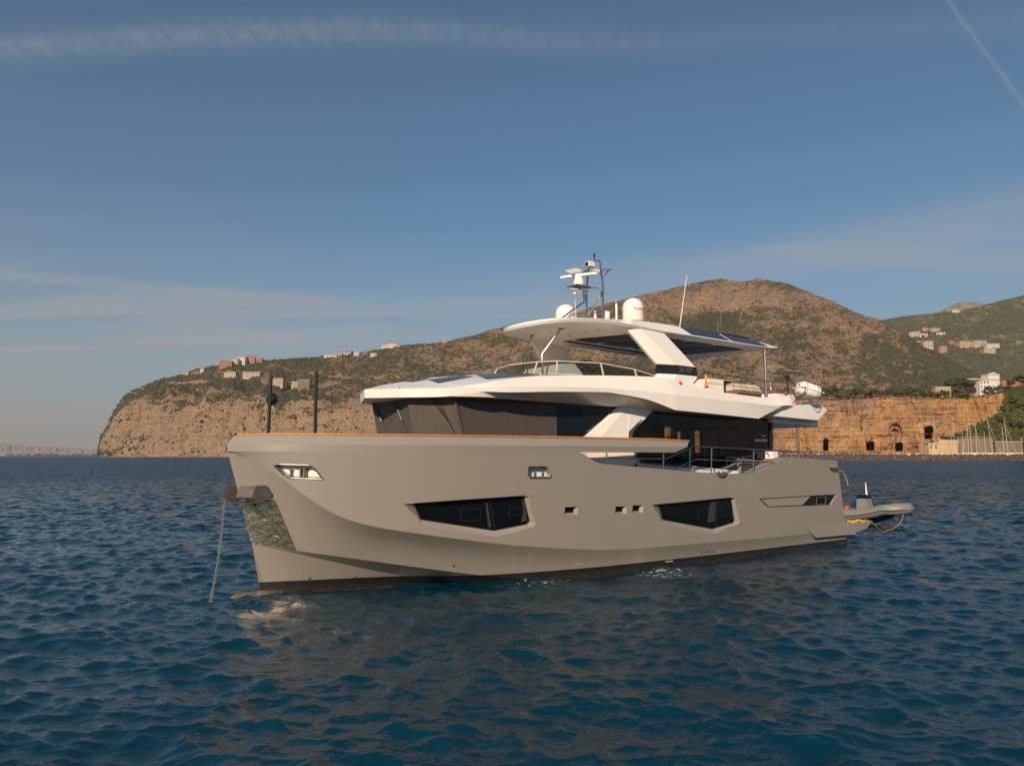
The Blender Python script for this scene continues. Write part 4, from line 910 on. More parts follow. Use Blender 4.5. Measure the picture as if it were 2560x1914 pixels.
# life raft canister in its cradle on the port quarter
LR = oY(2020, 976, 3.2); lrx, lry, lrz = LR
lr = ybase(lrx, lry, lrz - .45, 'life_raft', 'white life raft canister strapped in a cradle on the port quarter', 'life raft')
def rot_(p, yaw=R(22), roll=R(15)):
    x, y, z = p[0], p[1], p[2] - .45; x, z = x * math.cos(roll) + z * math.sin(roll) * 1, -x * math.sin(roll) + z * math.cos(roll)
    return (x * math.cos(yaw) - y * math.sin(yaw), x * math.sin(yaw) + y * math.cos(yaw), z + .45)
def raft_lathe(prof, n=20):
    mb = MB().lathe((0, 0, .45), prof, n, 'x')
    def sq(p):      # squarish cross-section like two clamped shells
        y, z = p[1], p[2] - .45; r = math.hypot(y, z) or 1e-6; a = math.atan2(z, y); k = (abs(math.cos(a)) ** 4 + abs(math.sin(a)) ** 4) ** -.25
        return (p[0], y * min(k, 1.13), .45 + z * min(k, 1.13) * .86)
    mb.v = [rot_(sq(p)) for p in mb.v]; return mb
raft_lathe([(.02, -.47), (.20, -.46), (.28, -.39), (.315, -.31), (.32, -.02), (.32, .02), (.315, .31), (.28, .39), (.20, .46), (.02, .47)]).build('canister', M['white'], lr, flip=True, smooth=40)
fl_ = MB().box(-.49, .49, -.35, .35, .435, .465); fl_.v = [rot_(p) for p in fl_.v]; fl_.build('flange', M['white'], lr, flip=True, smooth=0)
for t in (-.26, .24): raft_lathe([(.322, t - .016), (.328, t - .016), (.328, t + .016), (.322, t + .016)]).build('strap', M['bluestrap'], lr, flip=True)
crd = [rot_(p) for p in [(-.40, -.36, .30), (-.40, -.2, .10), (-.40, .25, .08), (-.40, .38, .25), (-.40, .38, .5)]], [rot_(p) for p in [(.36, -.36, .30), (.36, -.2, .10), (.36, .25, .08), (.36, .38, .25), (.36, .38, .5)]]
for c_3 in crd: MB().tube(c_3, .018).build('cradle_hoop', M['dksteel'], lr, flip=True)
MB().tube([(-.3, -.5, -.05), rot_((-.38, .0, .09)), rot_((.34, .0, .09)), (.3, -.5, -.05)], .02).build('cradle_base', M['dksteel'], lr, flip=True)
ld = MB().lathe((-.475, .10, .54), [(.01, -.006), (.055, -.006), (.055, .006), (.01, .006)], 12, 'x'); ld.v = [rot_(p) for p in ld.v]; ld.build('label_disc', M['orange'], lr, flip=True)
# black stowed propeller-like aerial above the raft
wv_ = thing1(MB().tube([(19.4, 2.6, 6.0), (19.4, 2.6, 6.72)], .035).tube([(18.7, 2.5, 6.82), (19.4, 2.6, 6.86), (20.1, 2.75, 6.86)], .014).tube([(19.4, 2.0, 6.84), (19.4, 3.2, 6.78)], .014).lathe((19.4, 2.6, 6.60), [(.09, 0), (.10, .08), (.06, .16)], 10).tube([(19.4, 2.6, 6.6), (19.75, 2.7, 6.4), (19.7, 2.7, 6.2)], .025),
             19.4, 2.6, 6.0, 'folded_outboard', M['black'], 'small black clamped outboard bracket with thin blades above the life raft', 'outboard')
# danbuoy
dbx, dby, dbz = oY(1766, 970, 2.4)
bo = ybase(dbx, dby, dbz, 'danbuoy', 'orange and yellow danbuoy standing behind the upper rail', 'danbuoy')
MB().lathe((0, 0, 0), [(.06, 0), (.075, .03), (.05, .20), (.035, .26)], 12).build('float', M['orange'], bo, flip=True)
MB().lathe((-.01, 0, .26), [(.03, 0), (.04, .03), (.03, .08), (.04, .14), (.02, .22)], 12).build('flag_bag', M['yellow'], bo, flip=True)
# upper deck furniture
q = oY(1810, 975, 1.9); cab = ybase(14.9, 1.2, 5.42, 'bar_cabinet', 'white bar cabinet with a dark fridge door on the upper deck', 'cabinet')
p0, p1 = oY(1772, 945, 1.8), oY(1830, 950, 1.8)
cbm = MB().box(p0[0] - 14.9, p1[0] - 14.9, -.2, .55, 0, p0[2] - 5.42); bevel_mesh(cbm.build('body', M['white'], cab, flip=True, smooth=0), .02)
d0, d1 = oY(1812, 950, 1.82), oY(1829, 951, 1.82)
MB().box(d0[0] - 14.9, d1[0] - 14.9, .56, .58, .1, d0[2] - 5.42).build('fridge_door', M['black'], cab, flip=True, smooth=0)
sx0, sx1 = oY(1842, 975, 2.3)[0], oY(1903, 985, 2.3)[0]; sz1 = oY(1850, 957, 2.3)[2]
sf = ybase((sx0 + sx1) / 2, 1.9, 5.42, 'outdoor_sofa', 'brown woven sofa with beige cushions on the upper deck', 'sofa'); hw = (sx1 - sx0) / 2; hh = sz1 - 5.42
bevel_mesh(MB().hexa([(-hw * .95, -.7, 0), (-hw * .95, .4, 0), (hw * .95, .4, 0), (hw * .95, -.7, 0)], [(-hw, -.7, hh * .62), (-hw, .45, hh * .70), (hw, .45, hh * .66), (hw, -.7, hh * .6)]).build('base', M['brown'], sf, flip=True), .03)
for k in (-1, 1):
    bevel_mesh(MB().hexa([(k * hw / 2 - hw * .47, -.6, hh * .6), (k * hw / 2 - hw * .47, .5, hh * .66), (k * hw / 2 + hw * .47, .5, hh * .62), (k * hw / 2 + hw * .47, -.6, hh * .6)],
              [(k * hw / 2 - hw * .44, -.5, hh * .98), (k * hw / 2 - hw * .44, .36, hh), (k * hw / 2 + hw * .44, .36, hh * .97), (k * hw / 2 + hw * .44, -.5, hh * .95)]).build('cushion', M['beige'], sf, flip=True), .05)
# sun pad at the aft end of the upper deck
p0, p1 = oY(1925, 984, 1.6), oY(1972, 984, 1.6)
bevel_mesh(thing1(MB().box(p0[0], p1[0], .2, 1.9, 5.42, p0[2]), p0[0], 1, 5.42, 'sun_pad', M['white'], 'low white sun pad near the aft end of the upper deck', 'sun pad', smooth=0), .05)
# ensign
es = ybase(*oY(1925, 985, 1.2), 'ensign', 'small red and white ensign furled on a short staff beside the upper deck aft post', 'flag')
MB().tube([(0, 0, -.3), (0, 0, .75)], .012).build('staff', M['steel'], es, flip=True)
fl = MB()
for k in range(7):
    z = .66 - k * .12; wd = .012 + .006 * k; fl.grid([[(.01 + wd * j, .02 * math.sin(j * 2.1 + k), z - .05 * j) for j in range(5)], [(.01 + (wd + .006) * j, .02 * math.sin(j * 2.1 + k + .6), z - .12 - .05 * j) for j in range(5)]], m=1 if k in (0, 2) else 0)
fl.build('cloth', [M['red'], M['white']], es, flip=True)
# yellow line hanging over the stern corner
yl = crom([oY(x, y, lambda X: float(K_Y(min(X, 22.2))) + .03) for x, y in [(2098, 1176), (2106, 1178), (2111, 1185), (2114.5, 1194), (2118.5, 1205), (2120, 1212)]], 4)
thing1(MB().tube(yl, .014, 6), *yl[0], 'stern_line', M['yellow'], 'short yellow rope hanging over the stern corner of the yacht', 'rope')

# ================================================================ tender
TP = at(2172, 1300, 38.2); TP[2] = 0
td = empty('tender', tuple(TP), R(-52), 'small grey inflatable tender with a centre console floating behind the stern', 'tender')
# local: +x bow, z up
def tp_(t):    # half-breadth and height along the tube
    x = -1.9 + 3.7 * t
    return x
pts = []
for t in np.linspace(0, 1, 22):
    x = -2.2 + 3.3 * t; pts.append((x, .72, 0.40 + .40 * max(0, (t - .35) / .65) ** 1.8))
arc = [(1.1 + .86 * math.sin(a), .72 * math.cos(a), .80 + .08 * math.sin(a)) for a in np.linspace(0.12, math.pi - .12, 15)]
path = pts + arc + [(x, -y, z) for x, y, z in pts[::-1]]
tu = MB().tube(path, .285, 18); tube_o = tu.build('inflatable_tube', M['rib'], td)
MB().tube([(x + (0.24 if x > 1.2 else 0), y * 1.39 if x < 1.25 else y * 1.36, z - .03) for x, y, z in path], .028, 8).build('rubbing_strake', M['ribdark'], tube_o)
hl = MB(); A2 = [(-2.1, .62, .30), (-.8, .62, .30), (.5, .58, .48), (1.2, .35, .66), (1.6, .02, .78)]; B2 = [(-2.1, .02, .0), (-.8, .02, -.02), (.4, .02, .06), (1.1, .02, .3), (1.5, .015, .6)]; Z2 = [(-2.1, .02, .34), (-.8, .02, .34), (.5, .02, .5), (1.2, .02, .7), (1.55, .012, .8)]
hl.grid([Z2, A2, B2]); hl.mirror(); hl.build('hull', M['ribdark'], td)
co_ = MB().hexa([(-.55, -.34, .34), (-.55, .34, .34), (.25, .3, .34), (.25, -.3, .34)], [(-.45, -.32, 1.30), (-.45, .32, 1.30), (.05, .28, 1.33), (.05, -.28, 1.33)]); bevel_mesh(co_.build('console', M['rib'], td), .04)
bevel_mesh(MB().hexa([(-.50, -.35, 1.31), (-.50, .35, 1.31), (.10, .31, 1.34), (.10, -.31, 1.34)], [(-.35, -.30, 1.52), (-.35, .30, 1.52), (-.05, .26, 1.52), (-.05, -.26, 1.52)]).build('windscreen', M['blackgloss'], td), .03)
MB().tube([(-.1, .1, 1.45), (-.1, .05, 2.15)], .06, 14, r2=.02).build('glint_post', M['white'], td)  # console post, thickened and whitened to paint in its sun glint
bevel_mesh(MB().box(-1.5, -.8, -.35, .35, .34, .72).build('seat', M['rib'], td), .05)
bevel_mesh(MB().box(1.28, 1.62, -.17, .17, 1.00, 1.14).build('bow_step', M['rib'], td), .02)
bevel_mesh(MB().box(-1.25, -.98, -.2, .2, .72, .86).build('life_jacket', M['orange'], td), .07)
ob = MB().box(-2.45, -2.15, -.2, .2, .5, .95).box(-2.4, -2.25, -.06, .06, -.2, .5); bevel_mesh(ob.build('outboard_motor', M['black'], td), .05)
for s_ in (1, -1): MB().tube([(-1.6, .9 * s_, .58), (-1.3, .93 * s_, .62), (-1.0, .9 * s_, .6)], .02).build('grab_strap', M['ribdark'], td)
# yellow towing rope: coil on the platform, a sag into the sea and up to the tender's bow
pA = toW((23.75, 3.0, .87)); bowp = np.array(td.location) + np.array([math.cos(R(-52)) * 1.75, math.sin(R(-52)) * 1.75, .6])
rp = []; bowp[2] = .62
for k in range(15):
    t = k / 14; q = np.array(toW((24.16, 2.9, .87))) * (1 - t) + bowp * t; z = .87 * max(0, 1 - t / .38) ** 1.5 + .62 * max(0, (t - .60) / .40) ** 2.0 + .12
    rp.append((q[0] + .10 * math.sin(t * 9), q[1] - .25 * math.sin(math.pi * t), min(z, .88 if t < .5 else .7)))
rope = MB().tube([(q[0] - pA[0], q[1] - pA[1], q[2] - pA[2]) for q in crom(rp, 6)], .013, 6)
coil = []
for k in range(60):
    a = k * .55; r_ = .10 + .05 * math.sin(k * .13); c0 = toW((22.6 + k * .02, 3.0 + .12 * math.sin(a), .865 + .02 * math.cos(a * 1.3) + .01)); coil.append(tuple(c0 - pA))
rope.tube(coil + [tuple(np.array(rp[0]) - pA)], .018, 6)
ro = rope.build('tow_rope', M['yellow'], None); ro.location = tuple(pA); tag(ro, 'yellow rope coiled on the swim platform and sagging across to the tender', 'rope')
# ================================================================ noise in numpy
def _h(i, j, seed):
    n = (i.astype(np.int64) * 374761393 + j.astype(np.int64) * 668265263 + seed * 2147483647) & 0xffffffff
    n = ((n ^ (n >> 13)) * 1274126177) & 0xffffffff
    return ((n ^ (n >> 16)) & 0xffff) / 65535.0
def vn(x, y, seed=0):
    xi = np.floor(x); yi = np.floor(y); fx_ = x - xi; fy_ = y - yi; xi = xi.astype(np.int64); yi = yi.astype(np.int64)
    fx_ = fx_ * fx_ * (3 - 2 * fx_); fy_ = fy_ * fy_ * (3 - 2 * fy_)
    a = _h(xi, yi, seed); b = _h(xi + 1, yi, seed); c = _h(xi, yi + 1, seed); d = _h(xi + 1, yi + 1, seed)
    return (a * (1 - fx_) + b * fx_) * (1 - fy_) + (c * (1 - fx_) + d * fx_) * fy_
def fbm(x, y, seed=0, oct=5, gain=.5, ridged=False):
    s = 0; a = 1; t = 0
    for o in range(oct):
        v = vn(x * 2 ** o, y * 2 ** o, seed + o * 17)
        if ridged: v = 1 - abs(2 * v - 1)
        s = s + a * v; t += a; a *= gain
    return s / t
def fast_mesh(name, V, Fq, attr=None):
    me = bpy.data.meshes.new(name); me.vertices.add(len(V)); me.vertices.foreach_set('co', np.asarray(V, np.float32).ravel())
    k = Fq.shape[1]; me.loops.add(Fq.size); me.loops.foreach_set('vertex_index', Fq.astype(np.int32).ravel())
    me.polygons.add(len(Fq)); me.polygons.foreach_set('loop_start', np.arange(len(Fq), dtype=np.int32) * k)
    me.update(calc_edges=True); me.validate()
    for nm, a in (attr or {}).items():
        at_ = me.attributes.new(nm, 'FLOAT', 'POINT'); at_.data.foreach_set('value', a.astype(np.float32).ravel())
    return me
def grid_faces(nr, nc, wrap=False):
    i, j = np.meshgrid(np.arange(nr - 1), np.arange(nc if wrap else nc - 1), indexing='ij'); j2 = (j + 1) % nc
    return np.stack([i * nc + j, i * nc + j2, (i + 1) * nc + j2, (i + 1) * nc + j], -1).reshape(-1, 4)

# ================================================================ the sea
def build_water():
    rng = np.random.RandomState(5)
    fine = np.arange(-43, 43.01, 0.085); side = np.concatenate([np.arange(43.5, 90, .8), np.arange(91, 269, 3.0), np.arange(270, 316.6, .8)])
    az = np.radians(np.concatenate([fine, side]))
    rr = [1.2]
    while rr[-1] < 30000:
        r = rr[-1]; k = .03 if r < 6 else (.0040 if r < 60 else (.0060 if r < 160 else (.012 if r < 600 else .05)))
        rr.append(r * (1 + k))
    rr = np.array(rr); A, Rr = np.meshgrid(az, rr); dth = np.where(abs(np.degrees((A + np.pi) % (2 * np.pi) - np.pi)) < 43.2, R(.085), R(1.5))
    X = (Rr * np.sin(A)).astype(np.float64); Y = (Rr * np.cos(A)).astype(np.float64)
    dr = np.gradient(rr)[:, None] * np.ones_like(A); sp_ = np.maximum(dr * .8, Rr * dth)
    Z = np.zeros_like(X); DX = np.zeros_like(X); DY = np.zeros_like(X)
    n = 110; lam = np.exp(np.linspace(math.log(.14), math.log(7.0), n)); wind = R(250)
    for i in range(n):
        l = lam[i] * rng.uniform(.96, 1.04); th = wind + rng.normal(0, R(38 if l < 3 else 24)); k = 2 * math.pi / l
        st = .0325 * (1.0 if l < .85 else (.85 / l) ** (.80 if l < 4.0 else 1.2)) * (1.0 if l > .30 else (l / .30) ** .3)
        a = st / k * 1.45 * rng.uniform(.6, 1.3)
        msk = np.clip((l / sp_ - 2.2) / 2.0, 0, 1)
        hi = int(np.searchsorted(-msk.max(1), -1e-6)) if msk.max(1)[-1] <= 0 else len(rr)
        hi = int(np.max(np.nonzero(msk.max(1) > 0)[0])) + 1 if msk.max() > 0 else 0
        if hi == 0: continue
        ph = k * (X[:hi] * math.cos(th) + Y[:hi] * math.sin(th)) + rng.uniform(0, 6.28)
        grp = .30 + 1.4 * vn(X[:hi] / (l * 4) + 31 * i, Y[:hi] / (l * 4), i)
        c = np.cos(ph); s = np.sin(ph); aa = a * msk[:hi] * grp
        Z[:hi] += aa * c; DX[:hi] -= aa * s * math.cos(th) * 1.0; DY[:hi] -= aa * s * math.sin(th) * 1.0
    V = np.stack([X + DX, Y + DY, Z], -1).reshape(-1, 3)
    Fq = grid_faces(len(rr), len(az), wrap=True)
    c0 = len(V); V = np.vstack([V, [[0, 0, 0]]]); nc_ = len(az)
    me = fast_mesh('water', V, Fq)
    # close the hole under the camera
    bm = bmesh.new(); bm.from_mesh(me); bm.verts.ensure_lookup_table()
    for j in range(nc_): bm.faces.new((bm.verts[c0], bm.verts[(j + 1) % nc_], bm.verts[j]))
    bm.to_mesh(me); bm.free()
    me.polygons.foreach_set('use_smooth', [True] * len(me.polygons))
    m = bpy.data.materials.new('sea_water'); m.use_nodes = True; g = NT(m.node_tree)
    geo = g.n('ShaderNodeNewGeometry'); P = geo.outputs['Position']
    sep = g.n('ShaderNodeSeparateXYZ'); g.put(sep.inputs[0], P)
    dist = g.n('ShaderNodeVectorMath', operation='LENGTH'); g.put(dist.inputs[0], P); d = dist.outputs['Value']
    n1 = g.noise(g.vmap(P, (1, 1, 1), (0, 0, 0), (0, 0, R(20))), 3.2, 5, .6); n2 = g.noise(g.vmap(P, (.55, 1.0, 1)), .55, 5, .6); n3 = g.noise(P, 14.0, 3, .55)
    n4 = g.noise(g.vmap(P, (.8, 1.3, 1), (3, 1, 0), (0, 0, R(-25))), 7.5, 4, .6); h = g.m('ADD', g.m('ADD', g.m('MULTIPLY', n1, .042), g.m('MULTIPLY', n4, .017)), g.m('MULTIPLY', n3, .006))
    far = g.smooth(d, 18, 160); bp = g.n('ShaderNodeBump', {'Strength': 1.0, 'Distance': 1.0}); g.put(bp.inputs['Height'], h)
    # beyond the modelled chop the slopes of the waves are laid on the normal itself
    wn = g.n('ShaderNodeTexNoise', {'Scale': 2.0, 'Detail': 4.0, 'Roughness': .6}); g.put(wn.inputs['Vector'], g.vmap(P, (.6, 1.0, 1)))
    wsub = g.n('ShaderNodeVectorMath', operation='SUBTRACT'); g.put(wsub.inputs[0], wn.outputs['Color']); wsub.inputs[1].default_value = (.5, .5, .5)
    wmul = g.n('ShaderNodeVectorMath', operation='MULTIPLY'); g.put(wmul.inputs[0], wsub.outputs[0]); wmul.inputs[1].default_value = (3.6, 5.6, 0)
    wsc = g.n('ShaderNodeVectorMath', operation='SCALE'); g.put(wsc.inputs[0], wmul.outputs[0]); g.put(wsc.inputs['Scale'], g.smooth(d, 12, 90))
    wadd = g.n('ShaderNodeVectorMath', operation='ADD'); g.put(wadd.inputs[0], bp.outputs[0]); g.put(wadd.inputs[1], wsc.outputs[0])
    wnm = g.n('ShaderNodeVectorMath', operation='NORMALIZE'); g.put(wnm.inputs[0], wadd.outputs[0])
    big = g.noise(g.vmap(P, (.4, 1.0, 1)), .035, 3, .5)
    body = g.mix(g.smooth(big, .35, .65), W4((0.0003, 0.024, 0.042)), W4((0.0003, 0.016, 0.030)))
    # foam where water is pumped over the side and where the hull slaps the chop
    q = toW((10.9, 3.75, 0)); q2 = toW((6.9, 2.75, 0)); q3 = toW((0.5, .9, 0)); q4 = toW((0.0, .75, 0))
    fo = None
    for (c, r0, r1, th) in ((q, .2, 1.15, .53), (q2, .2, 1.5, .585), (q4, .1, .75, .60)):
        vm = g.n('ShaderNodeVectorMath', operation='DISTANCE'); g.put(vm.inputs[0], P); vm.inputs[1].default_value = (c[0], c[1], 0)
        e = g.smooth(vm.outputs['Value'], r1, r0); nf = g.noise(P, 7.0, 6, .7)
        k = g.m('MULTIPLY', g.smooth(nf, th - .02, th + .12), e); fo = k if fo is None else g.m('MAXIMUM', fo, k)
    p = g.n('ShaderNodeBsdfPrincipled', {'IOR': 1.50, 'Roughness': .04}); g.put(p.inputs['Base Color'], g.mix(g.m('MULTIPLY', fo, .75), body, W4((.62, .62, .60))))
    g.put(p.inputs['Roughness'], g.m('ADD', .045, g.m('ADD', g.m('MULTIPLY', fo, .5), g.m('MULTIPLY', far, .30))))
    g.put(p.inputs['Normal'], wnm)
    o = g.n('ShaderNodeOutputMaterial'); g.put(o.inputs[0], p)
    me.materials.append(m); ob = bpy.data.objects.new('water', me); C.objects.link(ob); tag(ob, kind='structure'); return ob
build_water()

# ================================================================ land
def land_mat(name, rock1, rock2, rock3, green1, green2, sc=1.0, strata=.5, bump=6.0, cliffk=0.0):
    m = bpy.data.materials.new(name); m.use_nodes = True; g = NT(m.node_tree)
    geo = g.n('ShaderNodeNewGeometry'); P = g.vmap(geo.outputs['Position'], (sc, sc, sc))
    at_ = g.n('ShaderNodeAttribute', attribute_name='veg'); veg = at_.outputs['Fac']
    n1 = g.noise(P, .006, 6, .6, dist=.6); n2 = g.noise(P, .03, 7, .68, dist=.5); n3 = g.noise(P, .11, 6, .7)
    s1 = g.noise(g.vmap(P, (.22, .22, 2.2), (0, 0, 0), (.05, .08, 0)), .035, 6, .65, dist=.8); s2 = g.noise(g.vmap(P, (1.4, 1.4, .35)), .035, 6, .68, dist=.7)
    vor = g.n('ShaderNodeTexVoronoi', {'Scale': .035, 'Randomness': 1.0}, feature='DISTANCE_TO_EDGE'); g.put(vor.inputs['Vector'], g.mix(.9, P, g.n('ShaderNodeTexNoise', {'Scale': .02, 'Detail': 4.0}).outputs['Color'], 'ADD'))
    rk = g.mix(g.smooth(n1, .40, .60), W4(rock1), W4(rock2)); rk = g.mix(g.m('MULTIPLY', g.smooth(n2, .46, .62), .85), rk, W4(rock3))
    rk = g.mix(g.m('MULTIPLY', g.smooth(s1, .56, .44), strata), rk, g.mix(1.0, rk, W4((.66, .60, .56)), 'MULTIPLY'))
    rk = g.mix(g.m('MULTIPLY', g.smooth(s2, .52, .40), .35), rk, g.mix(1.0, rk, W4((.68, .62, .58)), 'MULTIPLY'))
    rk = g.mix(g.m('MULTIPLY', g.smooth(n3, .50, .34), .45), rk, g.mix(1.0, rk, W4((.60, .55, .52)), 'MULTIPLY'))
    tn = g.n('ShaderNodeSeparateXYZ'); g.put(tn.inputs[0], geo.outputs['True Normal']); steep = g.smooth(tn.outputs[2], .55, .30)
    ck = g.noise(g.vmap(P, (1.0, 1.0, .22)), .03, 5, .6, dist=1.2); ck = g.smooth(g.m('ABSOLUTE', g.m('SUBTRACT', ck, .5)), .022, .004)
    ck2 = g.noise(g.vmap(P, (.15, .15, 1.6), (3, 3, 3)), .045, 5, .6, dist=.5); ck2 = g.smooth(g.m('ABSOLUTE', g.m('SUBTRACT', ck2, .5)), .018, .004)
    rk = g.mix(g.m('MULTIPLY', steep, cliffk), rk, g.mix(g.smooth(n2, .35, .65), W4((.52, .36, .235)), W4((.44, .30, .20))))
    rk = g.mix(g.m('MULTIPLY', g.m('MAXIMUM', ck, ck2), g.m('MULTIPLY', steep, .75)), rk, g.mix(1.0, rk, W4((.42, .37, .35)), 'MULTIPLY'))
    gn = g.mix(g.smooth(n3, .35, .65), W4(green1), W4(green2))
    mk = g.m('ADD', g.m('ADD', g.m('MULTIPLY', n3, 1.0), g.m('MULTIPLY', n2, .9)), g.m('MULTIPLY', n1, .4))
    mk = g.smooth(g.m('ADD', mk, g.m('MULTIPLY', veg, .62)), 1.40, 1.50)
    col = g.mix(mk, rk, gn)
    b = g.n('ShaderNodeBump', {'Strength': 1.0, 'Distance': bump})
    g.put(b.inputs['Height'], g.m('ADD', g.m('ADD', g.m('MULTIPLY', n3, 1.1), g.m('MULTIPLY', n2, 2.2)), g.m('ADD', g.m('MULTIPLY', s1, .7), g.m('MULTIPLY', s2, 1.2))))
    p = g.n('ShaderNodeBsdfPrincipled', {'Roughness': .95, 'Specular IOR Level': .1}); g.put(p.inputs['Base Color'], col); g.put(p.inputs['Normal'], b)
    o = g.n('ShaderNodeOutputMaterial'); g.put(o.inputs[0], p); return m
GA, GB = (.066, .064, .028), (.115, .100, .052)
M['land'] = land_mat('mountain_rock_and_scrub', (.43, .275, .175), (.34, .235, .165), (.50, .33, .17), GA, GB, strata=.4, bump=11.0, cliffk=.7)
M['farland'] = land_mat('green_hill', (.32, .24, .16), (.27, .21, .145), (.37, .29, .20), (.048, .056, .022), (.080, .084, .036), sc=.55)
M['lowcliff'] = land_mat('ochre_cliff', (.42, .215, .09), (.31, .195, .13), (.48, .29, .135), (.045, .060, .014), (.11, .10, .022), sc=1.7, strata=.18, bump=2.5)
M['haze_land'] = mat('distant_slope', (.20, .19, .20), .9)

BVS = {}
def terrain(name, xs, yr, yc, ybase, D0, D1, veg_fn, m, nr_c=60, nr_s=90, amp_c=18, amp_s=26, sc=1.0, back=250, seed=1, niches=None, cliffback=None):
    xs = np.asarray(xs, float); n = len(xs); yr, yc, D0, D1 = (f(xs) for f in (yr, yc, D0, D1)); yc = np.maximum(yc + (fbm(xs / 45, xs * 0 + seed, seed + 3, 4) - .5) * (34 if sc <= 1 and not niches else 8) * np.clip((yc - yr) / 60, 0, 1), yr)
    a = (xs - 1280) / F; rowsV = []; vegs = []; PY = []
    def zof(y, dep):      # height of a pixel row at a depth
        b = (957 - y) / F; return CAMH + dep * (_sp + b * _cp) / (_cp - b * _sp)
    def xof(y, dep): b = (957 - y) / F; return dep * a / (_cp - b * _sp)
    for i in range(nr_c):
        t = i / (nr_c - 1); y = ybase + (yc - ybase) * t; dep0 = D0 + (cliffback(xs) if cliffback else 35) * t
        z = zof(y, dep0); X = xof(y, dep0)
        nzz = (fbm(X / (90 * sc), z / (150 * sc), seed, 6, .55, True) - .5) * amp_c * 2.2 + (fbm(X / (400 * sc), z / (900 * sc), seed + 5, 3) - .5) * amp_c * 3 + (fbm(X / (260 * sc), z / (11 * sc), seed + 9, 3) - .5) * amp_c * .45
        dep = dep0 + nzz * (min(1, .25 + t * 1.5) if not niches else 1)
        if niches:
            for (x0, x1, y0, y1, dd, rnd) in niches:
                cx = (x0 + x1) / 2; hw = (x1 - x0) / 2; u_ = abs(xs - cx) / hw; top = y0 + (1 - np.sqrt(np.clip(1 - np.minimum(u_, 1) ** 2, 0, 1))) * hw * rnd
                jag = (fbm(xs / 3.1, y / 3.1 + 0 * xs, 77, 3) - .5) * (0 if rnd > .9 else 4)
                inn = (u_ < 1) & (y > top + jag) & (y < y1); dep = np.where(inn, dep + dd, dep)
        b = (957 - y) / F; zz = zof(y, dep0) if niches else zof(y, dep)
        if i == 0: zz = zz * 0 - 3.0
        rowsV.append(np.stack([xof(y, dep), dep, zz], -1)); vegs.append(veg_fn(xs, y, t * .0)); PY.append(y)
    for i in range(1, nr_s + 1):
        t = i / nr_s; y = yc + (yr - yc) * t; dep0 = D0 + (cliffback(xs) if cliffback else 35) + (D1 - D0) * t
        X = xof(y, dep0); z = zof(y, dep0)
        nz = (fbm(X / (170 * sc), dep0 / (300 * sc), seed + 20, 6, .55, True) - .55) * amp_s * 2 * (1 - t) ** .5 + (fbm(X / (28 * sc), dep0 / (28 * sc), seed + 30, 4, .6) - .5) * amp_s * .42
        rowsV.append(np.stack([X, dep0 + nz * .6 * (1 - t), z + nz * (.55 if t < .97 else .35)], -1)); vegs.append(veg_fn(xs, y, .3 + .7 * t)); PY.append(y)
    lastz = rowsV[-1][:, 2]
    for i in range(1, 7):
        dep = rowsV[nr_c + nr_s - 1][:, 1] + back * i / 3; z = lastz * (1 - (i / 6) ** 1.5) - 4 * i; y = yr; rowsV.append(np.stack([dep * rowsV[nr_c + nr_s - 1][:, 0] / rowsV[nr_c + nr_s - 1][:, 1], dep + 0 * a, z], -1)); vegs.append(np.full(n, .8)); PY.append(yr)
    V = np.stack(rowsV); nr = len(rowsV); Fq = grid_faces(nr, n)
    me = fast_mesh(name, V.reshape(-1, 3), Fq[:, ::-1], {'veg': np.stack(vegs)})
    me.polygons.foreach_set('use_smooth', [True] * len(me.polygons)); me.materials.append(m)
    o = bpy.data.objects.new(name, me); C.objects.link(o); tag(o, kind='structure')
    BVS[name] = BVHTree.FromPolygons([tuple(v) for v in V.reshape(-1, 3).tolist()], Fq.tolist())
    return V, np.stack(vegs), np.stack(PY)
def T(t, k=1.0): xs_ = [p[0] * k for p in t]; ys_ = [p[1] * k for p in t]; return lambda x: np.interp(x, xs_, ys_)
Kd = 1.1573
RID = T([(211, 985), (214, 968), (218, 950), (228, 930), (240, 905), (255, 880), (270, 860), (290, 845), (330, 825), (380, 812), (420, 800), (470, 790), (500, 780), (560, 781), (620, 776), (700, 769), (780, 760), (870, 746), (960, 738), (1020, 725), (1060, 712), (1100, 703), (1160, 695), (1230, 680), (1290, 662), (1390, 636), (1440, 625), (1500, 612), (1530, 606), (1560, 603), (1580, 607), (1600, 608), (1650, 605), (1700, 611), (1740, 627), (1770, 640), (1800, 651), (1850, 676), (1900, 692), (1950, 722), (2000, 748), (2060, 780), (2120, 812), (2200, 845), (2300, 880), (2500, 930)], Kd)
CLF = T([(211, 985), (214, 968), (218, 952), (228, 935), (240, 912), (255, 892), (270, 880), (300, 872), (340, 868), (400, 872), (450, 860), (500, 855), (560, 850), (620, 852), (680, 862), (720, 885), (760, 880), (820, 872), (900, 868), (1000, 880), (1100, 868), (1200, 806), (1270, 778), (1330, 790), (1400, 800), (1450, 860), (1600, 880), (1800, 890), (2000, 900), (2500, 960)], Kd)
DA = T([(0, 2500), (245, 2450), (700, 2300), (1100, 2100), (1500, 1900), (2000, 1500), (2600, 1300), (3000, 1250)])
DBk = T([(0, 2520), (245, 2480), (320, 2620), (500, 2850), (900, 3000), (1300, 3000), (1800, 3000), (2200, 2500), (2600, 2000), (3000, 1900)])
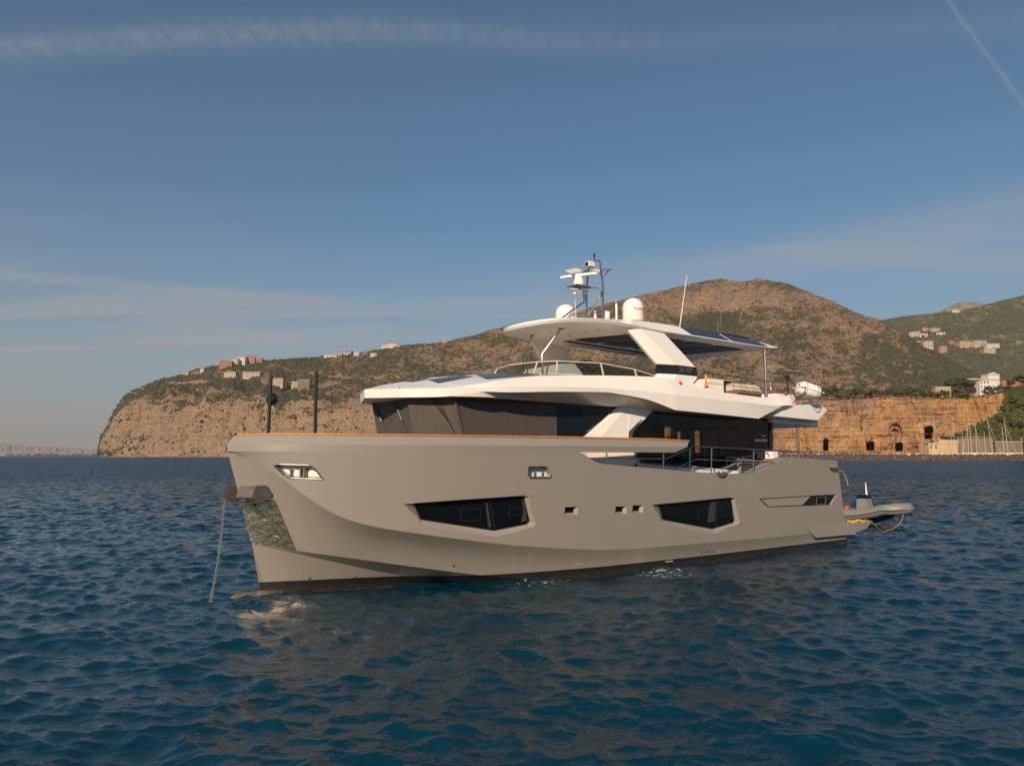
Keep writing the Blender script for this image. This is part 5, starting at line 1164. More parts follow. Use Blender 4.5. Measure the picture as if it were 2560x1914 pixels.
def veg_main(x, y, t):
    left = np.clip((1150 - x) / 400, 0, 1)
    v = np.where(t <= 0, .10 + .25 * np.clip((fbm(np.asarray(x) / 70, np.asarray(y) / 16, 61, 3) - .52) * 6, 0, 1) + .10 * left * 0 + .50 * np.clip((1030 - y) / 60, 0, 1), .47 + .20 * left * np.clip(t * 1.3, 0, 1))
    # bare scarp near the summit and the dark gully under it
    v = v - .25 * np.exp(-((x - 1760) / 170) ** 2 - ((y - 760) / 32) ** 2) - .22 * np.exp(-((x - 2010) / 120) ** 2 - ((y - 742) / 20) ** 2)
    v = v + .45 * np.exp(-((x - 1790 - (y - 800) * -1.2) / 70) ** 2 - ((y - 815) / 30) ** 2) + .35 * np.clip((x - 2180) / 200, 0, 1)
    v = v - .55 * np.clip((fbm(np.asarray(x) / 55, np.asarray(y) / 7, 71, 3) - .56) * 7, 0, 1) * np.clip((np.asarray(y) - 905) / 30, 0, 1) * (t > 0)
    v = v + .28 * (fbm(np.asarray(x) / 60, np.asarray(y) / 40, 3, 3) - .5) + .45 * (fbm(np.asarray(x) / 34, np.asarray(y) / 22, 8, 3) - .5)
    return v
xsM = np.concatenate([np.arange(244, 2760, 2.2), np.arange(2770, 4800, 12)])
VM, VEG, PYM = terrain('mountain', xsM, RID, CLF, 1143, DA, DBk, veg_main, M['land'], seed=3, amp_c=20, amp_s=92,
                       cliffback=lambda x: np.interp(x, [240, 330, 900, 1300, 1600], [10, 70, 110, 160, 200]))
RID2 = T([(1700, 760), (1800, 730), (1860, 704), (1910, 690), (1960, 682), (2050, 673), (2100, 666), (2150, 652), (2212, 637), (2300, 618), (2450, 600), (2700, 640)], Kd)
VH, VEGH, PYH = terrain('hills', np.concatenate([np.arange(2080, 3060, 3.0), np.arange(3070, 5200, 12)]), RID2, T([(1700, 935), (2700, 930)], Kd), 1140, T([(0, 2900), (4000, 2700)]), T([(0, 4800), (4000, 4600)]),
                        lambda x, y, t: .72 + .25 * (fbm(np.asarray(x) / 50, np.asarray(y) / 18, 12, 4) - .5) * 2, M['farland'], nr_c=20, nr_s=110, amp_c=20, amp_s=60, sc=2.0, seed=11, back=900)
terrain('far_mountain', np.arange(2120, 2700, 5.0), T([(1800, 720), (1860, 686), (1880, 684), (1905, 690), (1960, 694), (2010, 680), (2040, 669), (2060, 657), (2075, 653), (2110, 653), (2130, 658), (2160, 668), (2330, 700)], Kd), T([(1800, 900), (2400, 900)], Kd), 1139,
        T([(0, 7500), (4000, 7500)]), T([(0, 8300), (4000, 8300)]), lambda x, y, t: .45 + 0 * x, M['farland'], nr_c=8, nr_s=30, amp_c=30, amp_s=60, sc=4, seed=21, back=900)
terrain('distant_shore', np.arange(-700, 330, 6.0), T([(-700, 1096), (-60, 1104), (0, 1107.5), (40, 1110), (80, 1115.5), (145, 1117), (190, 1121), (250, 1124), (330, 1128)]), T([(-700, 1130), (330, 1134)]), 1139.4,
        T([(-900, 11500), (4000, 11500)]), T([(-900, 13000), (4000, 13000)]), lambda x, y, t: .5 + 0 * x, M['haze_land'], nr_c=6, nr_s=12, amp_c=10, amp_s=30, sc=6, seed=31, back=600)
def veg_low(x, y, t):
    edge = np.interp(y, [950, 975, 1000, 1030, 1060, 1080, 1120, 1140], [2490, 2505, 2490, 2480, 2420, 2380, 2300, 2290])
    v = -.30 + 1.15 * np.clip((x - edge) / 30, 0, 1)
    v = v + .35 * np.clip((1012 - y) / 14, 0, 1) + .3 * (t > 0)
    return v + .35 * (fbm(np.asarray(x) / 20, np.asarray(y) / 12, 44, 3) - .5)
NI = [(2058.7, 2071, 1096, 1126, 34, 1.0), (2166, 2186, 1103, 1126, 34, .25), (2238.6, 2257, 1106.5, 1126, 34, .25), (2222, 2254, 1058, 1103, 5.0, 1.0), (2228, 2246, 1072, 1077, 10, .6), (2310, 2335, 1064, 1082, 26, .5), (2312, 2330, 1084, 1096, 22, .5)]
VL, VEGL, PYL = terrain('shore_cliff', np.concatenate([np.arange(1380, 2900, 1.25), np.arange(2904, 4600, 6)]), T([(1300, 985), (1700, 985), (1980, 982), (2050, 985), (2100, 990), (2200, 988), (2300, 986), (2400, 982), (2450, 978), (2500, 962), (2530, 948), (2560, 940), (2700, 900), (2900, 880)]),
        T([(1300, 1008), (1980, 1004), (2050, 1000), (2090, 1004), (2130, 1000), (2230, 991), (2300, 996), (2400, 998), (2470, 992), (2500, 985), (2560, 972), (2700, 930), (2900, 900)]), 1141,
        T([(0, 655), (2000, 645), (2400, 640), (2900, 600)]), T([(0, 800), (2900, 760)]), veg_low, M['lowcliff'], nr_c=90, nr_s=30, amp_c=4.5, amp_s=3.0, sc=.16, seed=41, back=120, niches=NI, cliffback=lambda x: np.interp(x, [1300, 2400, 2500, 2900], [9, 12, 30, 60]))
# scrub and bushes on the slopes: far too many to count
def blobs(name, V, veg, n, smin, smax, seed, thr, label, m, flat=.75, rowmin=0, wfn=None, ripple=None):
    rng = np.random.RandomState(seed); nr, nc_ = V.shape[:2]
    pts = []; sz = []
    while len(pts) < n:
        i = rng.uniform(rowmin, nr - 8, 4000); j = rng.uniform(0, nc_ - 1.01, 4000); i0 = i.astype(int); j0 = j.astype(int)
        p = V[i0, j0] + (V[i0 + 1, j0] - V[i0, j0]) * (i - i0)[:, None] + (V[i0, j0 + 1] - V[i0, j0]) * (j - j0)[:, None]
        w = np.clip((veg[i0, j0] + rng.uniform(-.25, .25, 4000) - thr) * 2.2, .02, 1)
        k = rng.uniform(0, 1, 4000) < w; pts += list(p[k]); sz += list(rng.uniform(0, 1, k.sum()) ** 2.0 * (smax - smin) + smin)
    pts = np.array(pts[:n]); sz = np.array(sz[:n])
    t = (1 + 5 ** .5) / 2; base = np.array([(-1, t, 0), (1, t, 0), (-1, -t, 0), (1, -t, 0), (0, -1, t), (0, 1, t), (0, -1, -t), (0, 1, -t), (t, 0, -1), (t, 0, 1), (-t, 0, -1), (-t, 0, 1)]) / 1.9
    fc = np.array([(0, 11, 5), (0, 5, 1), (0, 1, 7), (0, 7, 10), (0, 10, 11), (1, 5, 9), (5, 11, 4), (11, 10, 2), (10, 7, 6), (7, 1, 8), (3, 9, 4), (3, 4, 2), (3, 2, 6), (3, 6, 8), (3, 8, 9), (4, 9, 5), (2, 4, 11), (6, 2, 10), (8, 6, 7), (9, 8, 1)])
    jit = rng.uniform(.55, 1.35, (n, 12, 1)); vv = base[None] * jit * sz[:, None, None]; vv[:, :, 2] *= flat; vv += pts[:, None, :]; vv[:, :, 2] += (sz * .25)[:, None]
    ff = (fc[None] + (np.arange(n) * 12)[:, None, None]).reshape(-1, 3)
    me = fast_mesh(name, vv.reshape(-1, 3), ff); me.materials.append(m)
    o = bpy.data.objects.new(name, me); C.objects.link(o); tag(o, label, 'scrub', kind='stuff'); return o
M['scrub'] = mat('scrub_leaves', (.068, .066, .030), .9, var=.55, vscale=.08)
M['scrub2'] = mat('thicket_leaves', (.046, .050, .020), .9, var=.5, vscale=.06)
M['scrubd'] = mat('evergreen_scrub', (.050, .058, .022), .9, var=.5, vscale=.06)
blobs('hillside_scrub', VM, VEG, 62000, 1.5, 5.5, 1, .34, 'dark green scrub scattered over the brown mountainside', M['scrub'])
blobs('hillside_thickets', VM, VEG, 6500, 3.5, 9.0, 7, .52, 'darker thickets gathered in the gullies of the mountain and on the headland top', M['scrub2'])
blobs('hill_scrub', VH, VEGH, 12000, 4, 12, 2, .2, 'green bushes covering the hill on the far right', M['scrub'], rowmin=20)
blobs('cliff_scrub', VL, VEGL, 9000, .4, 1.6, 3, .15, 'bushes over the green slope and ledges of the ochre cliff', M['scrubd'])

def ground(px, py, names=('mountain', 'hills', 'shore_cliff', 'far_mountain')):
    best = None; d = ray(px, py); dd = Vector(d).normalized()
    for n in names:
        h = BVS[n].ray_cast(Vector(CP), dd)
        if h[0] is not None and (best is None or h[3] < best[1]): best = (h[0], h[3])
    return best[0] if best else Vector(at(px, py, 2500))
# ---------------------------------------------------------------- houses
for nm, c in dict(cream=(0.496, 0.4, 0.304), wht=(0.624, 0.576, 0.512), terra=(0.4, 0.16, 0.104), rosy=(0.48, 0.216, 0.144), yel=(0.528, 0.4, 0.176), peach=(0.496, 0.32, 0.208), stone=(.20, .135, .09), tile=(.42, .14, .07), roofg=(.42, .38, .34), win=(.16, .13, .12), ochre=(.52, .36, .18)).items(): M[nm] = mat('house_' + nm, c, .85, var=.18, vscale=.08)
def house(px0, px1, ytop, ybase_, wallm, roofm, label, storeys=2, roof='flat', depth_r=.6, cols=4, names=('mountain', 'hills', 'shore_cliff'), name='house', cat='house', rz=None, wing=None, fixed=None, group=None):
    cxp = (px0 + px1) / 2; g0 = ground(cxp, ybase_, names) if fixed is None else Vector(at(cxp, ybase_, fixed)); dep = g0.y
    w = (px1 - px0) / F * dep; h = (ybase_ - ytop) / F * dep; d = max(w * depth_r, 6)
    rng = random.Random(int(cxp * 7)); rz = R(rng.uniform(-14, 14)) if rz is None else rz
    o = empty(name, (g0.x, g0.y + d * .3, g0.z), rz, label, cat, group)
    rh = h * (.0 if roof == 'flat' else .28); hb_ = h - rh; sink = -h * .6 - 2
    wl = MB().box(-w / 2, w / 2, -d / 2, d / 2, sink, hb_ * (1 if wing is None else .72))
    if wing is not None: wl.box(-w / 2 + w * wing[0], -w / 2 + w * wing[1], -d / 2 - .3, d / 2 * .8, sink, hb_)
    wl.build('wall', wallm, o, smooth=0)
    top = hb_ * (1 if wing is None else .72); e = .04 * w * .5 + .25
    if roof == 'flat':
        r = MB().box(-w / 2 - e, w / 2 + e, -d / 2 - e, d / 2 + e, top + .002, top + h * .05 + .25)
        if wing is not None: r.box(-w / 2 + w * wing[0] - .2, -w / 2 + w * wing[1] + .2, -d / 2 - .6, d / 2 * .8, hb_ + .002, hb_ + h * .05 + .25)
    elif roof == 'gable':
        r = MB().hexa([(-w / 2 - e, -d / 2 - e, top), (w / 2 + e, -d / 2 - e, top), (w / 2 + e, d / 2 + e, top), (-w / 2 - e, d / 2 + e, top)], [(-w / 2 - e, -.05, top + rh), (w / 2 + e, -.05, top + rh), (w / 2 + e, .05, top + rh), (-w / 2 - e, .05, top + rh)])
    else:
        r = MB().hexa([(-w / 2 - e, -d / 2 - e, top), (w / 2 + e, -d / 2 - e, top), (w / 2 + e, d / 2 + e, top), (-w / 2 - e, d / 2 + e, top)], [(-w * .22, -.3, top + rh), (w * .22, -.3, top + rh), (w * .22, .3, top + rh), (-w * .22, .3, top + rh)])
    r.build('roof', roofm, o, smooth=0)
    if cols:
        sh = top / storeys
        for s in range(storeys):
            for c_2 in range(cols):
                x = -w / 2 + w * (c_2 + .5) / cols; ww = w / cols * .21; z0 = sh * (s + .30); z1 = sh * (s + .78)
                MB().box(x - ww, x + ww, -d / 2 - .10, -d / 2 + .02, z0, z1).build('window', M['win'], o, smooth=0)
    return o
HS = [
 (458, 473, 928, 940, 'yel', 'tile', 'small yellow house lowest on the left shoulder of the headland', 1, 'gable', 2),
 (501, 511, 919, 930, 'wht', 'tile', 'small white house with reddish roof between the yellow house and the red hilltop buildings', 2, 'gable', 2),
 (549, 579, 903, 919, 'terra', 'tile', 'long dark red building at the left end of the hilltop cluster', 2, 'flat', 5),
 (578, 596, 897, 910, 'cream', 'roofg', 'cream block right beside the long dark red hilltop building', 2, 'flat', 3),
 (594, 615, 893, 909, 'wht', 'roofg', 'pale taller block in the middle of the hilltop cluster left of the red church', 3, 'flat', 3),
 (613, 636, 887, 906, 'rosy', 'tile', 'red domed looking church block highest in the hilltop cluster', 2, 'hip', 2),
 (636, 656, 896, 906, 'terra', 'tile', 'low red building right of the red church block', 1, 'flat', 3),
 (561, 592, 930, 943, 'cream', 'roofg', 'cream terraced hotel on the slope under the dark red hilltop building', 2, 'flat', 6),
 (608, 650, 930, 944, 'cream', 'roofg', 'wider cream hotel with rows of windows below the red church', 2, 'flat', 8),
 (678, 712, 946, 961, 'peach', 'roofg', 'peach coloured hotel at the cliff edge between the two black poles', 3, 'flat', 6),
 (728, 756, 954, 966, 'cream', 'roofg', 'long low cream annex left of the tall stone hotel', 1, 'flat', 4),
 (744, 775, 950, 971, 'stone', 'roofg', 'tall stone coloured hotel at the cliff edge left of the right hand black pole', 4, 'flat', 5),
 (810, 842, 886.5, 892, 'wht', 'roofg', 'very low long white building on the skyline at the left of the ridge village', 1, 'flat', 5),
 (840, 856, 883, 891, 'peach', 'roofg', 'small peach house next to the very low white skyline building', 1, 'gable', 2),
 (853, 881, 877, 887, 'cream', 'tile', 'cream house with a tiled roof in the middle of the ridge village', 2, 'gable', 3),
 (884, 897, 880, 889, 'wht', 'roofg', 'small bright white cube house of the ridge village', 2, 'flat', 2),
 (906, 918, 879, 889, 'stone', 'roofg', 'brownish cube house right of the small white cube house', 2, 'flat', 2),
 (926, 941, 883, 891, 'wht', 'roofg', 'white low house at the right end of the ridge village', 1, 'flat', 2),
 (953, 972, 862, 870, 'wht', 'roofg', 'low white house left of and below the big skyline villa', 1, 'flat', 3),
 (970, 991, 854, 868, 'wht', 'tile', 'big white villa standing on the skyline above the ridge village', 2, 'hip', 3),
 (990, 1000, 858, 868, 'cream', 'tile', 'narrow cream house touching the right side of the skyline villa', 2, 'gable', 1),
 (1104, 1118, 850, 858, 'peach', 'roofg', 'lone peach house on the skyline left of the yacht hardtop', 1, 'flat', 2),
 (1890, 1904, 696, 706, 'stone', 'stone', 'small ruined stone tower on the mountain summit', 1, 'flat', 0),
 (2275, 2300, 830, 841, 'cream', 'roofg', 'cream house at the left of the upper hamlet on the right hill', 2, 'flat', 3),
 (2299, 2318, 834, 841, 'wht', 'roofg', 'low white house joined right of the left cream house on the hill', 1, 'flat', 2),
 (2307, 2319, 818, 826, 'peach', 'tile', 'small peach house above the others in the upper hamlet', 1, 'gable', 1),
 (2326, 2350, 818, 827, 'cream', 'tile', 'cream house with tiled roof topmost right of the upper hamlet', 1, 'gable', 3),
 (2342, 2362, 831, 836, 'wht', 'roofg', 'thin low white house at the lower right of the upper hamlet', 1, 'flat', 2),
 (2293, 2304, 851, 858, 'peach', 'tile', 'tiny peach house alone below the upper hamlet', 1, 'gable', 1),
 (2308, 2332, 853, 869, 'cream', 'roofg', 'stepped cream house right of the tiny peach house', 3, 'flat', 3),
 (2349, 2367, 866, 881, 'rosy', 'roofg', 'rosy house with white terrace lowest in the middle of the hill', 2, 'flat', 2),
 (2373, 2386, 851, 860, 'terra', 'tile', 'small reddish house left of the long terraced row', 1, 'gable', 1),
 (2396, 2432, 853, 868, 'peach', 'tile', 'large peach house starting the long terraced row on the hill', 2, 'flat', 5),
 (2431, 2466, 852, 866, 'cream', 'roofg', 'cream block in the middle of the long terraced row', 3, 'flat', 5),
 (2464, 2497, 859, 869, 'wht', 'roofg', 'whitest block at the right end of the long terraced row', 2, 'flat', 5),
 (2459, 2487, 871, 882, 'yel', 'roofg', 'pale yellow house directly under the long terraced row', 2, 'flat', 4),
 (2381, 2402, 775, 780, 'wht', 'roofg', 'low white house near the top of the right hill', 1, 'flat', 3),
 (2540, 2556, 853, 860, 'stone', 'roofg', 'brown house at the right edge of the photo on the hill', 1, 'flat', 2)]
for (a, b, c, d, wm, rm_, lab, st_, rf_, co) in HS: house(a, b, c, d, M[wm], M[rm_], lab, st_, rf_, .6, co, names=('mountain', 'hills'))
# buildings on the plateau above the ochre cliff
PLd = 700
house(2417, 2447, 948, 985, M['cream'], M['roofg'], 'long cream building left of and lower than the white pedimented villa', 2, 'flat', .5, 4, fixed=PLd + 12, rz=R(-12))
vil = house(2444, 2498, 937, 985, M['wht'], M['roofg'], 'large white villa with a pediment on the plateau above the cliff', 3, 'flat', .5, 6, fixed=PLd, rz=R(6), wing=(.45, 1.0), name='villa', cat='villa')
w_ = 54 / F * PLd; h_ = 48 / F * PLd
MB().prism([(w_ * .02, -w_ * .27, h_ * 1.03), (w_ * .46, -w_ * .27, h_ * 1.03), (w_ * .24, -w_ * .27, h_ * 1.14)], (0, 6, 0)).build('pediment', M['wht'], vil, smooth=0)
house(2500, 2556, 950, 985, M['terra'], M['tile'], 'long low building with a bright red tile roof right of the white villa', 1, 'hip', .4, 5, fixed=PLd + 10, rz=0)
house(2338, 2376, 968, 990, M['peach'], M['roofg'], 'low peach building among the trees left of the pine grove', 1, 'flat', .4, 4, fixed=PLd, rz=0)
# harbour buildings behind the breakwater
HB = 575
hbld = house(2318, 2394, 1101, 1127, M['ochre'], M['cream'], 'long low ochre harbour building with a row of small windows', 1, 'flat', .25, 6, fixed=HB + 15, rz=R(4), wing=(.35, 1.0), name='harbour_building', cat='building')
rm2 = M['stone']; bt_ = house(2393, 2476, 1094, 1127, rm2, M['stone'], 'tall brown stone bastion wall behind the marina masts', 2, 'flat', .3, 0, fixed=HB + 22, rz=R(-3), name='harbour_bastion', cat='building')
house(2486, 2552, 1105, 1127, M['stone'], M['roofg'], 'low grey roofed sheds at the right end of the harbour', 1, 'flat', .3, 3, fixed=HB + 30, rz=R(2), name='harbour_shed', cat='building')
# ---------------------------------------------------------------- distant town: reads as one mass
rng = np.random.RandomState(9); tm = MB()
for k in range(520):
    x = rng.uniform(-120, 250); lim = np.interp(x, [-120, 0, 145, 250], [1108, 1113, 1121, 1128]); y = 1138.2 - (rng.uniform(0, 1) ** 1.6) * (1138 - lim)
    dep = 11400 - (0 if y > 1136 else -(1138 - y) * 40); q = at(x, y, dep); w = rng.uniform(10, 34); hgt = rng.uniform(9, 26) * (1.8 if rng.rand() < .06 else 1)
    tm.box(q[0] - w, q[0] + w, q[1] - 12, q[1] + 12, q[2] - 20, q[2] + hgt, m=rng.randint(0, 3))
tmo = tm.build('distant_town', [mat('town_a', (.22, .18, .18), .9), mat('town_b', (.25, .18, .17), .9), mat('town_c', (.18, .165, .175), .9)], None, smooth=0, recalc=False); tag(tmo, 'hazy pinkish town along the far shore at the left edge', 'town', kind='stuff')
# ---------------------------------------------------------------- trees on the plateau edge
M['leaf'] = [mat('leaf_a', (.055, .070, .020), .85, var=.5, vscale=.5), mat('leaf_b', (.085, .085, .026), .85, var=.4, vscale=.5), mat('leaf_c', (.040, .052, .020), .85, var=.5, vscale=.5)]
M['bark'] = mat('bark', (.16, .11, .075), .9, var=.3)
def make_tree(kind, seed, name, label):
    rng = np.random.RandomState(seed); o = empty(name, (0, 0, 0), 0, label, 'tree', 'trees along the top of the ochre cliff')
    H, Wd = (1.0, .62) if kind == 'pine' else ((1.0, .48) if kind == 'round' else (1.0, .85))
    tr = MB(); tr.tube([(0, 0, -.25), (.01, 0, .2), (.03, .01, .55)], .035, 7, r2=.018)
    for k in range(6):
        a = rng.uniform(0, 6.28); r = Wd * rng.uniform(.35, .6); tr.tube([(.01, 0, .22 + .04 * k), (r * .5 * math.cos(a), r * .5 * math.sin(a), .42 + .05 * k), (r * .8 * math.cos(a), r * .8 * math.sin(a), .55 + .05 * k)], .014, 5, r2=.005)
    tr.build('trunk', M['bark'], o)
    cr_ = MB(); ncl = 16
    for c_2 in range(ncl):
        a = rng.uniform(0, 6.28); rr_ = Wd * .62 * rng.uniform(.1, 1) ** .5
        z = (.78 + rng.uniform(-.10, .10)) if kind == 'pine' else (.30 + .5 * rng.uniform(0, 1) if kind == 'round' else .28 + .32 * rng.uniform(0, 1))
        cc = np.array([rr_ * math.cos(a), rr_ * math.sin(a), z]); cr0 = rng.uniform(.12, .22) * (1 if kind != 'wide' else 1.2)
        for l in range(46):
            v = rng.normal(0, 1, 3); v /= np.linalg.norm(v); p = cc + v * cr0 * rng.uniform(.55, 1.08) * np.array([1, 1, .72]); s = rng.uniform(.022, .05)
            u_ = np.cross(v, rng.normal(0, 1, 3)); u_ /= np.linalg.norm(u_); w = np.cross(v, u_) + v * rng.uniform(-.5, .5)
            cr_.add([p - u_ * s - w * s, p + u_ * s - w * s * .6, p + u_ * s * .7 + w * s, p - u_ * s + w * s * .8], [(0, 1, 2, 3)], m=rng.randint(0, 2))
    mm = [M['leaf'][0], M['leaf'][1]] if kind != 'pine' else [M['leaf'][2], M['leaf'][0]]
    cr_.build('crown', mm, o, smooth=0, recalc=False); return o
protos = {}
TR = [('round', 2054, 1002, 36), ('round', 2070, 1000, 40), ('round', 2086, 1001, 42), ('wide', 2110, 998, 22), ('round', 2128, 996, 30), ('round', 2147, 996, 33), ('wide', 2168, 994, 25), ('round', 2186, 993, 27), ('wide', 2206, 991, 24), ('round', 2226, 992, 26), ('wide', 2246, 993, 25),
      ('round', 2268, 996, 30), ('round', 2290, 997, 38), ('round', 2304, 997, 34), ('wide', 2324, 997, 26), ('wide', 2345, 996, 24), ('round', 2364, 996, 26), ('pine', 2386, 992, 44), ('pine', 2402, 990, 48), ('pine', 2420, 990, 44), ('round', 2398, 996, 30), ('round', 2430, 993, 30),
      ('wide', 2412, 997, 24), ('round', 2458, 986, 24), ('round', 2474, 986, 25), ('round', 2492, 984, 22), ('wide', 2512, 978, 24), ('round', 2530, 970, 26), ('round', 2548, 962, 30), ('wide', 2562, 958, 30), ('round', 2536, 1010, 26), ('wide', 2518, 1030, 24), ('round', 2554, 1030, 32), ('round', 2500, 1060, 24), ('wide', 2545, 1070, 28), ('round', 2470, 1085, 20), ('round', 2440, 1088, 20), ('wide', 2400, 1096, 18), ('wide', 2360, 1100, 16), ('round', 2330, 1112, 14), ('wide', 2290, 1120, 12)]
LABT = {'round': 'bushy rounded green tree', 'pine': 'tall dark umbrella pine', 'wide': 'low spreading green tree'}
WHERE = ['directly right of the life raft canister', 'second right of the life raft canister', 'third right of the life raft canister, the tallest of that clump', 'low in the gap right of the three tree clump', 'at the start of the cliff top row', 'just right of the first one of the cliff top row', 'above the middle of the brown cliff face left of the caves', 'over the rectangular cave', 'between the rectangular cave and the big alcove', 'directly above the big orange alcove', 'right of the point above the big alcove', 'where the row climbs toward the taller pair',
         'left one of the taller pair in the row', 'right one of the taller pair in the row', 'in front of the left end of the peach building', 'in front of the middle of the peach building', 'at the right end of the peach building', 'leftmost pine of the grove left of the villa', 'middle and highest pine of the grove', 'right pine of the grove beside the cream building', 'under the pine grove at its left foot', 'under the cream building left of the villa',
         'right below the middle of the grove', 'in front of the white villa at its left corner', 'in front of the white villa at its middle', 'in front of the white villa at its right corner', 'under the red tile roof at its left end', 'under the red tile roof at its middle', 'on the right skyline below the red roof', 'at the right edge of the photo on the cliff top', 'on the green slope just under the right cliff top', 'on the green slope above the rightmost tall mast', 'on the green slope at the right photo edge, upper one', 'on the green slope left of the rightmost tall mast', 'on the green slope right of the rightmost tall mast', 'above the right half of the stone bastion', 'above the left half of the stone bastion', 'behind where ochre building meets bastion', 'behind the roof of the ochre harbour building', 'at the left end of the ochre harbour building', 'at the cliff foot left of the ochre building']
for k, (kd, px, py, hp) in enumerate(TR):
    key = (kd, k % 2); lab = LABT[kd] + ' ' + WHERE[k]
    if key not in protos: o = make_tree(kd, 50 + k, {'round': 'broadleaf_tree', 'pine': 'pine_tree', 'wide': 'spreading_tree'}[kd], lab); protos[key] = o
    else: o = copy_tree(protos[key])
    o['label'] = lab; g0 = ground(px, py, ('shore_cliff',)); dep = g0.y if g0.y < 900 else 660
    s = hp / F * dep; o.location = (g0.x if g0.y < 900 else at(px, py, 660)[0], dep, g0.z if g0.y < 900 else at(px, py, 660)[2]); o.scale = (s * 1.05, s * 1.05, s); o.rotation_euler = (0, 0, k * 1.7)
# ---------------------------------------------------------------- breakwater of boulders
rng = np.random.RandomState(12); bwm = []; bwf = []; nb = 0
t = (1 + 5 ** .5) / 2; base = np.array([(-1, t, 0), (1, t, 0), (-1, -t, 0), (1, -t, 0), (0, -1, t), (0, 1, t), (0, -1, -t), (0, 1, -t), (t, 0, -1), (t, 0, 1), (-t, 0, -1), (-t, 0, 1)]) / 1.9
fc = np.array([(0, 11, 5), (0, 5, 1), (0, 1, 7), (0, 7, 10), (0, 10, 11), (1, 5, 9), (5, 11, 4), (11, 10, 2), (10, 7, 6), (7, 1, 8), (3, 9, 4), (3, 4, 2), (3, 2, 6), (3, 6, 8), (3, 8, 9), (4, 9, 5), (2, 4, 11), (6, 2, 10), (8, 6, 7), (9, 8, 1)])
def bpos(px, dep): return at(px, 1139, dep)[0]
x0, x1 = bpos(1380, 530), bpos(2950, 530)
for lay, (yy, zz, n, s0, s1) in enumerate(((525, .0, 380, 1.0, 2.1), (527, 1.0, 380, .9, 1.9), (529.5, 2.0, 380, .9, 1.8), (532, 3.0, 400, .8, 1.7), (534.5, 3.8, 400, .7, 1.5), (545, 4.4, 330, .7, 1.3), (548, 5.4, 330, .6, 1.2), (551, 6.3, 300, .5, 1.1))):
    for k in range(n):
        if lay > 4 and k / n > .545: continue
        c0 = np.array([x0 + (x1 - x0) * (k + rng.uniform(-.5, .5)) / n, yy + rng.uniform(-.8, .8), zz + rng.uniform(-.35, .35)]); s = rng.uniform(s0, s1)
        sc3 = np.array([rng.uniform(.8, 1.5), 1, rng.uniform(.6, 1.0)]); a = rng.uniform(0, 6.28); v = base * rng.uniform(.7, 1.2, (12, 1)) * s * sc3
        v = np.stack([v[:, 0] * math.cos(a) - v[:, 1] * math.sin(a), v[:, 0] * math.sin(a) + v[:, 1] * math.cos(a), v[:, 2]], -1) + c0
        bwm.append(v); bwf.append(fc + nb); nb += 12
M['boulder'] = mat('wet_boulders', (.095, .068, .058), .85, var=.5, vscale=.35, bump=.15, bscale=2.5)
me = fast_mesh('breakwater', np.concatenate(bwm), np.concatenate(bwf)); me.materials.append(M['boulder']); bo_ = bpy.data.objects.new('breakwater', me); C.objects.link(bo_); tag(bo_, 'long low breakwater of dark brown boulders in front of the marina', 'breakwater')
co_m = MB().box(x0, x1, 531, 640, -2, 2.8).box(x0, x1, 535, 536.5, 2.8, 4.0).box(x0, x0 + (x1 - x0) * .54, 547, 640, 2.8, 5.6); M['quay'] = mat('quay_concrete', (.36, .32, .28), .9, var=.3, vscale=.2)
co_m.build('core', M['quay'], bo_, smooth=0)
# ---------------------------------------------------------------- marina: sailing yachts, motor boats, jetty roof, lamps
M['mastm'] = mat('mast_alloy', (.60, .52, .44), .5); M['boatw'] = mat('boat_white', (.78, .74, .68), .4)
def boat_hull(L, Bm, Hh):
    mb = MB(); rr = []
    for k in range(9):
        t = k / 8; b = Bm / 2 * math.sin(math.pi * min(.5, .12 + .75 * (1 - t)) ) * (1 if t < .98 else .1); x = -L / 2 + L * t; sh = Hh * (1 + .15 * t * t)
        rr.append([(x, -b, sh), (x, -b * .8, .1), (x, 0, -.3), (x, b * .8, .1), (x, b, sh)])
    mb.grid(rr); mb.add([p for r in rr for p in (r[0], r[4])], [(2 * i, 2 * i + 1, 2 * i + 3, 2 * i + 2) for i in range(8)]); return mb
ZQ = 2.9
def sailboat(px, ytop, ybot, stay, label, dep=560, L=11, lean=0.0, r=.135):
    q = at(px, ytop, dep); z0 = ZQ; H = q[2] - z0; o = empty('sailing_boat', (q[0] - lean * H, dep, z0), R(8 if stay >= 0 else 172), label, 'sailboat', 'sailing boats in the marina')
    sg = 1 if stay >= 0 else -1; k = math.cos(R(8)) * sg
    boat_hull(L, 3.2, 1.2).build('hull', M['boatw'], o)
    MB().hexa([(-L * .25, -1, 1.2), (L * .18, -.9, 1.2), (L * .18, .9, 1.2), (-L * .25, 1, 1.2)], [(-L * .22, -.8, 1.8), (L * .12, -.7, 1.7), (L * .12, .7, 1.7), (-L * .22, .8, 1.8)]).build('cabin', M['boatw'], o, smooth=0)
    ms = MB().tube([(0, 0, 1.2), (lean * H * sg, 0, H)], r, 6, r2=r * .7); ms.build('mast', M['mastm'], o)
    for f in (.45, .7): MB().tube([(lean * H * f * sg, -.9, H * f), (lean * H * f * sg, .9, H * f)], .06, 5).build('spreader', M['mastm'], o)
    MB().tube([(-L * .38, 0, 2.2), (0, 0, 2.1)], .12, 6).build('boom', M['mastm'], o)
    if abs(stay) > 0: MB().tube([(L * .46 * min(1.2, abs(stay)), 0, 1.3), (lean * H * sg * .9, 0, H * .86)], .055, 6).build('furled_sail', M['boatw'], o)
    return o
sailboat(2332, 1034.7, 1127, 0, 'sailing boat with a lone tall mast, leftmost in the marina', 545)
sailboat(2383, 1055, 1100, -1.0, 'sailing boat whose mast rises from the seam of the ochre building', 575)
